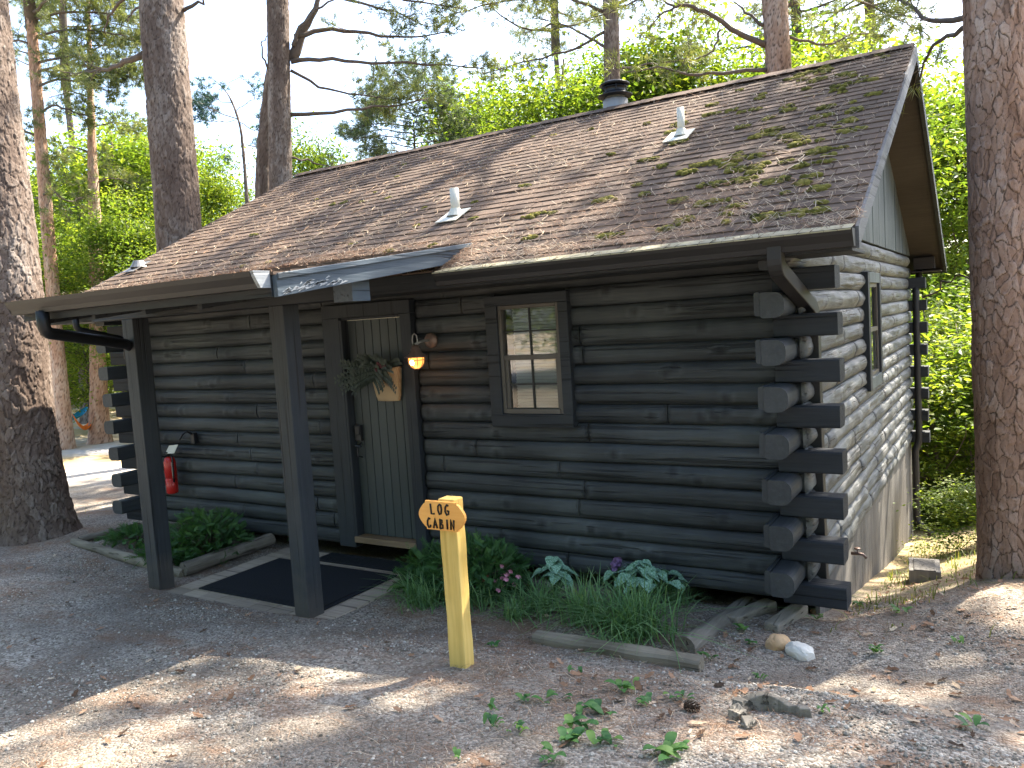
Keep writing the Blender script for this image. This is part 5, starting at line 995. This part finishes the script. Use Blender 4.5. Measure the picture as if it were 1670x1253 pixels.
pts = col(1262, -20, 1270, 110, 12.5, 9.5); pine(0, 0, 0, pts, np.interp(range(5), [0, 4], [.205, .18]), M['barkred'], 'straight pine trunk rising above the right half of the ridge', 2, None, 1.05,
     [([at(1250, 74, 12.5), at(1200, 52, 12.4), at(1150, 18, 12.3), at(1118, 8, 12.2), at(1085, 16, 12.2), at(1062, 42, 12.1)], .05, .5, .4), ([at(1252, 114, 12.5), at(1190, 118, 12.5), at(1120, 122, 12.5), at(1080, 108, 12.5), at(1015, 118, 12.5)], .035, .5, .4), ([at(1245, 42, 12.5), at(1215, 20, 12.6), at(1195, 0, 12.7)], .03, 1., 0), ([at(1175, 48, 12.4), at(1165, 80, 12.5), at(1130, 100, 12.6), at(1118, 118, 12.6)], .02, .6, .5), ([at(1285, 10, 12.5), at(1340, -20, 12.9), at(1400, 0, 13.3), at(1460, 30, 13.8), at(1500, 50, 14)], .03, .2, .8), ([at(1285, 60, 12.5), at(1340, 75, 13), at(1390, 55, 13.5), at(1450, 60, 14)], .025, .1, .8), ([at(1100, 10, 12.2), at(1060, -10, 12.4), at(1020, 10, 12.8), at(960, 30, 13.2)], .02, .1, .8)], cell=.07, nseg=96, dz=.03, seed=23, rot=.7)
# slim left pines
pts = col(48, 0, 106, 725, 17.5, 9.5); pine(0, 0, 0, pts, np.interp(range(5), [0, 1, 4], [.19, .14, .10]), M['barkorange'], 'slim sunlit orange pine with a strap round it, left of the hammock', 0, None, .9,
     [([at(60, 60 + k * 48, 17.5), at(60 + sx * 60, 45 + k * 48, 17.3), at(60 + sx * 130, 55 + k * 50, 17.6), at(60 + sx * 185, 75 + k * 45, 18)], .03, .1, 1.5) for k, sx in ((0, 1), (.9, 1), (1.7, .7), (-.6, 1), (.4, -.6), (2.6, .5), (3.4, -.5), (-1.3, .8), (5.5, .4), (1.2, .9))], cell=.06, nseg=64, dz=.04, seed=27, needle='needle')
pts = [at(163, 722, 18.2), at(160, 600, 18.2), at(156, 400, 18.3), at(150, 240, 18.4), at(146, 90, 18.5), at(142, -60, 18.6)]; pine(0, 0, 0, pts, [.22, .17, .14, .09, .05, .02], M['barkorange'], 'orange-barked pine holding the right end of the hammock', None, cell=.06, nseg=64, dz=.04, seed=29, limbs=[([at(149, v_, 18.4), at(149 + sg * 35, v_ - 12, 18.3), at(149 + sg * w_, v_, 18.2)], .018, .15, 1.4) for v_, sg, w_ in ((300, 1, 65), (250, -1, 60), (210, 1, 70), (160, -1, 70), (125, 1, 75), (80, -1, 65), (50, 1, 80), (10, -1, 60), (5, 1, 80))])
pts = [at(145, 690, 22), at(138, 560, 22), at(130, 420, 22)]; pine(0, 0, 0, pts, [.2, .17, .15], M['barkgrey'], 'dark shaded pine trunk between the two slim orange ones', None, cell=.06, nseg=48, dz=.05, seed=31)
# little dead-topped blue pine against the sky
pts = [at(403, 330, 19), at(398, 260, 19), at(392, 200, 19), at(378, 165, 19), at(366, 140, 19), at(345, 128, 19)]; pts = [np.array([*(pts[0][:2]), float(ground(*pts[0][:2]))])] + pts
pine(0, 0, 0, pts, [.06, .045, .03, .024, .018, .012, .007], M['barkgrey'], 'small sparse bluish pine with a bent top, against the white sky', None, cell=.05, nseg=20, dz=.05, seed=37, needle='blueneedle', limbs=[([at(390, 195, 19), at(360, 185, 19), at(335, 172, 19), at(316, 158, 19)], .014, .2, 1.5), ([at(392, 200, 19), at(420, 215, 19), at(442, 205, 19)], .012, .2, 1.4), ([at(386, 180, 19), at(405, 168, 19), at(416, 160, 19)], .01, .2, 1.2), ([at(390, 196, 19.2), at(362, 200, 19.4), at(336, 195, 19.5)], .01, .2, 1.3), ([at(380, 168, 19), at(355, 165, 18.8), at(340, 150, 18.7)], .01, .3, 1.), ([at(396, 235, 19), at(418, 240, 19.3), at(432, 232, 19.5)], .01, .2, 1.2), ([at(362, 138, 19), at(385, 128, 19), at(402, 130, 19)], .008, .6, .5)])
pts = col(672, 112, 676, 240, 20, 7.1)
lm = []
for k in range(26):
    q = k / 25; sx = -1 if k % 2 else 1; L_ = (28 + 75 * math.sin(min(1, q * 1.2) * 1.57)) * (.75 + .35 * ((k * 7) % 5) / 4); v_ = 112 + q * 140; dd = 20 + ((k * 5) % 7 - 3) * .45
    lm.append(([at(673, v_, 20), at(673 + sx * L_ * .5, v_ - 8, (20 + dd) / 2), at(673 + sx * L_, v_ - 4 + 6 * (k % 3), dd)], .018, .12, 1.1))
pine(0, 0, 0, pts, np.interp(range(5), [0, 4], [.14, .012]), M['barkgrey'], 'dark bushy pine over the roof right of the bright rounded tree', None, cell=.06, nseg=24, dz=.06, seed=41, needle='bluegreen', limbs=lm)
# pines further back whose crowns fill the top of the view
for (u, vb, d, k, sc_, lb) in ((905, 60, 30, 1, 1.2, 'far pine crown just left of the chimney pine'), (1300, 60, 26, 0, 1.2, 'far pine crown right behind the straight pine'), (105, 120, 25, 1, 1., 'far pine crown above the bright leafy tree at the left'), (1420, 20, 28, 2, 1.2, 'far pine crown above the right end of the ridge')):
    b_ = at(u, vb, d); zg = float(ground(b_[0], b_[1])) - .1; o = pine(0, 0, 0, [np.array([b_[0], b_[1], zg]), np.array([b_[0] + .05, b_[1], (zg + b_[2]) / 2]), np.array([b_[0], b_[1], b_[2]])], [.11, .10, .09], M['barkgrey'], lb, k, None, sc_, cell=.08, nseg=24, dz=.08, seed=60 + int(u), rot=u * .37, grp='far pines')
# unseen pines added beside and behind the cabin to cast shade
SH = [(3.9, 6.2, 8.8, 1.1, 1, 'unseen shade pine added right of the photo, next to the one behind the big right pine'), (1.9, 6.2, 9.4, 1.1, 0, 'unseen shade pine added just outside the photo behind the big right pine'), (2.3, 9.8, 7.6, 1.15, 1, 'unseen shade pine added far down the right slope'), (3.4, .6, 8.8, 1.1, 2, 'unseen shade pine added in the right foreground clearing')]
for (x, y, zc, s, k, lb) in SH:
    zg = float(ground(x, y)) - .1; o = pine(0, 0, 0, [np.array([x, y, zg]), np.array([x + .1, y, zc * .5]), np.array([x, y + .1, zc])], [.24, .21, .17], M['barkgrey'], lb, k, None, s, cell=.08, nseg=48, dz=.05, seed=int(50 + x * 3), rot=x)
# woods behind the photographer (seen in the window glass)
for q, (x, y, lb) in enumerate(((-9, -13, 'leafy tree across the drive, far left behind the viewer'), (-4.5, -15.5, 'leafy tree across the drive, left of centre'), (0, -14.5, 'leafy tree across the drive straight opposite the door'), (4.8, -13, 'leafy tree across the drive, right of centre'), (9.5, -10, 'leafy tree across the drive, far right'), (-13.5, -9, 'leafy tree by the drive, leftmost behind the viewer'))):
    o = empty('leafy_tree', (x, y, float(ground(x, y)) - .1), lb, 'tree', 'trees across the drive'); o.rotation_euler = (0, 0, q * 1.3); o.scale = (1.3, 1.3, 1.25); link('trunk', OAK[q % 4][0], o); link('crown', OAK[q % 4][1], o)

# ------------------------------------------------------------------ hammocks and the far shelter roof
def hammock(a, b, sag, wd, name, label, cols):
    a, b = np.array(a), np.array(b); root = empty(name, (a + b) / 2, label, 'hammock'); mb = MB(); n = 18; V, T_ = [], []; d_ = unit((b - a) * [1, 1, 0]); sd = np.array([-d_[1], d_[0], 0])
    for i_ in range(n):
        t = i_ / (n - 1); c_ = a + (b - a) * t - np.array([0, 0, sag * 4 * t * (1 - t)]); w_ = wd * math.sin(math.pi * t) ** .6 + .02
        for k in range(7): f = (k - 3) / 3; V.append(c_ + sd * w_ * f + np.array([0, 0, .5 * w_ * f * f]))
    F1, F2 = [], []
    for i_ in range(n - 1):
        for k in range(6): (F1 if i_ < n * .62 else F2).append([i_ * 7 + k, i_ * 7 + k + 1, i_ * 7 + k + 8, i_ * 7 + k + 7])
    mb.add(V, F1 or [[0, 1, 2]], .5, 0); b0 = mb.n - len(V); mb.F.append((np.array(F2) + b0, 1)); mb.build('cloth', cols, root, True)
    mb = MB(); mb.tube([a, a + (a - b) * .25 + (0, 0, .35)], .012, 4); mb.tube([b, b + (b - a) * .2 + (0, 0, .35)], .012, 4); mb.build('cords', M['black'], root)
cor = plain('orange_cloth', (.85, .22, .03), .7, .2, 0, .05); cwh = plain('white_cloth', (.75, .72, .68), .7, .2, 0, .05); cbl = plain('blue_cloth', (.03, .28, .42), .7, .2, 0, .05); cli = plain('pale_blue_cloth', (.35, .62, .72), .7, .2, 0, .05)
hammock(at(117, 675, 17.8), at(156, 668, 18.1), .42, .16, 'hammock', 'orange and white hammock slung between the slim orange pines', [cor, cwh])
hammock(at(142, 664, 21), at(72, 662, 19), .36, .16, 'hammock', 'blue hammock behind the slim orange pine', [cbl, cli])
mb = MB(); a = at(105, 580, 30); sh = empty('picnic_shelter', (a[0], a[1], float(ground(a[0], a[1]))), 'distant shelter with a low grey shingled roof seen past the left corner', 'shelter')
P0, P1, P2, P3 = at(98, 600, 30), at(160, 588, 29), at(215, 560, 31), at(118, 578, 33); P2 = at(205, 570, 33); P3 = at(125, 576, 34); P3[2] += .5; P2[2] += .5
mb.add([P0, P1, P2, P3, P0 - (0, 0, .12), P1 - (0, 0, .12), P2 - (0, 0, .12), P3 - (0, 0, .12)], [[0, 1, 2, 3], [4, 7, 6, 5], [0, 4, 5, 1], [1, 5, 6, 2], [2, 6, 7, 3], [3, 7, 4, 0]]); mb.build('shelter_roof', M['galv'], sh)
mb = MB()
for p in (P0, P1, P2): zg = float(ground(p[0], p[1])); mb.box(-.07, .07, -.07, .07, zg - .1, p[2] - .1, .5, o=(p[0] * .98 + P3[0] * .02, p[1] * .98 + P3[1] * .02, 0))
mb.build('shelter_posts', M['trimz'], sh)
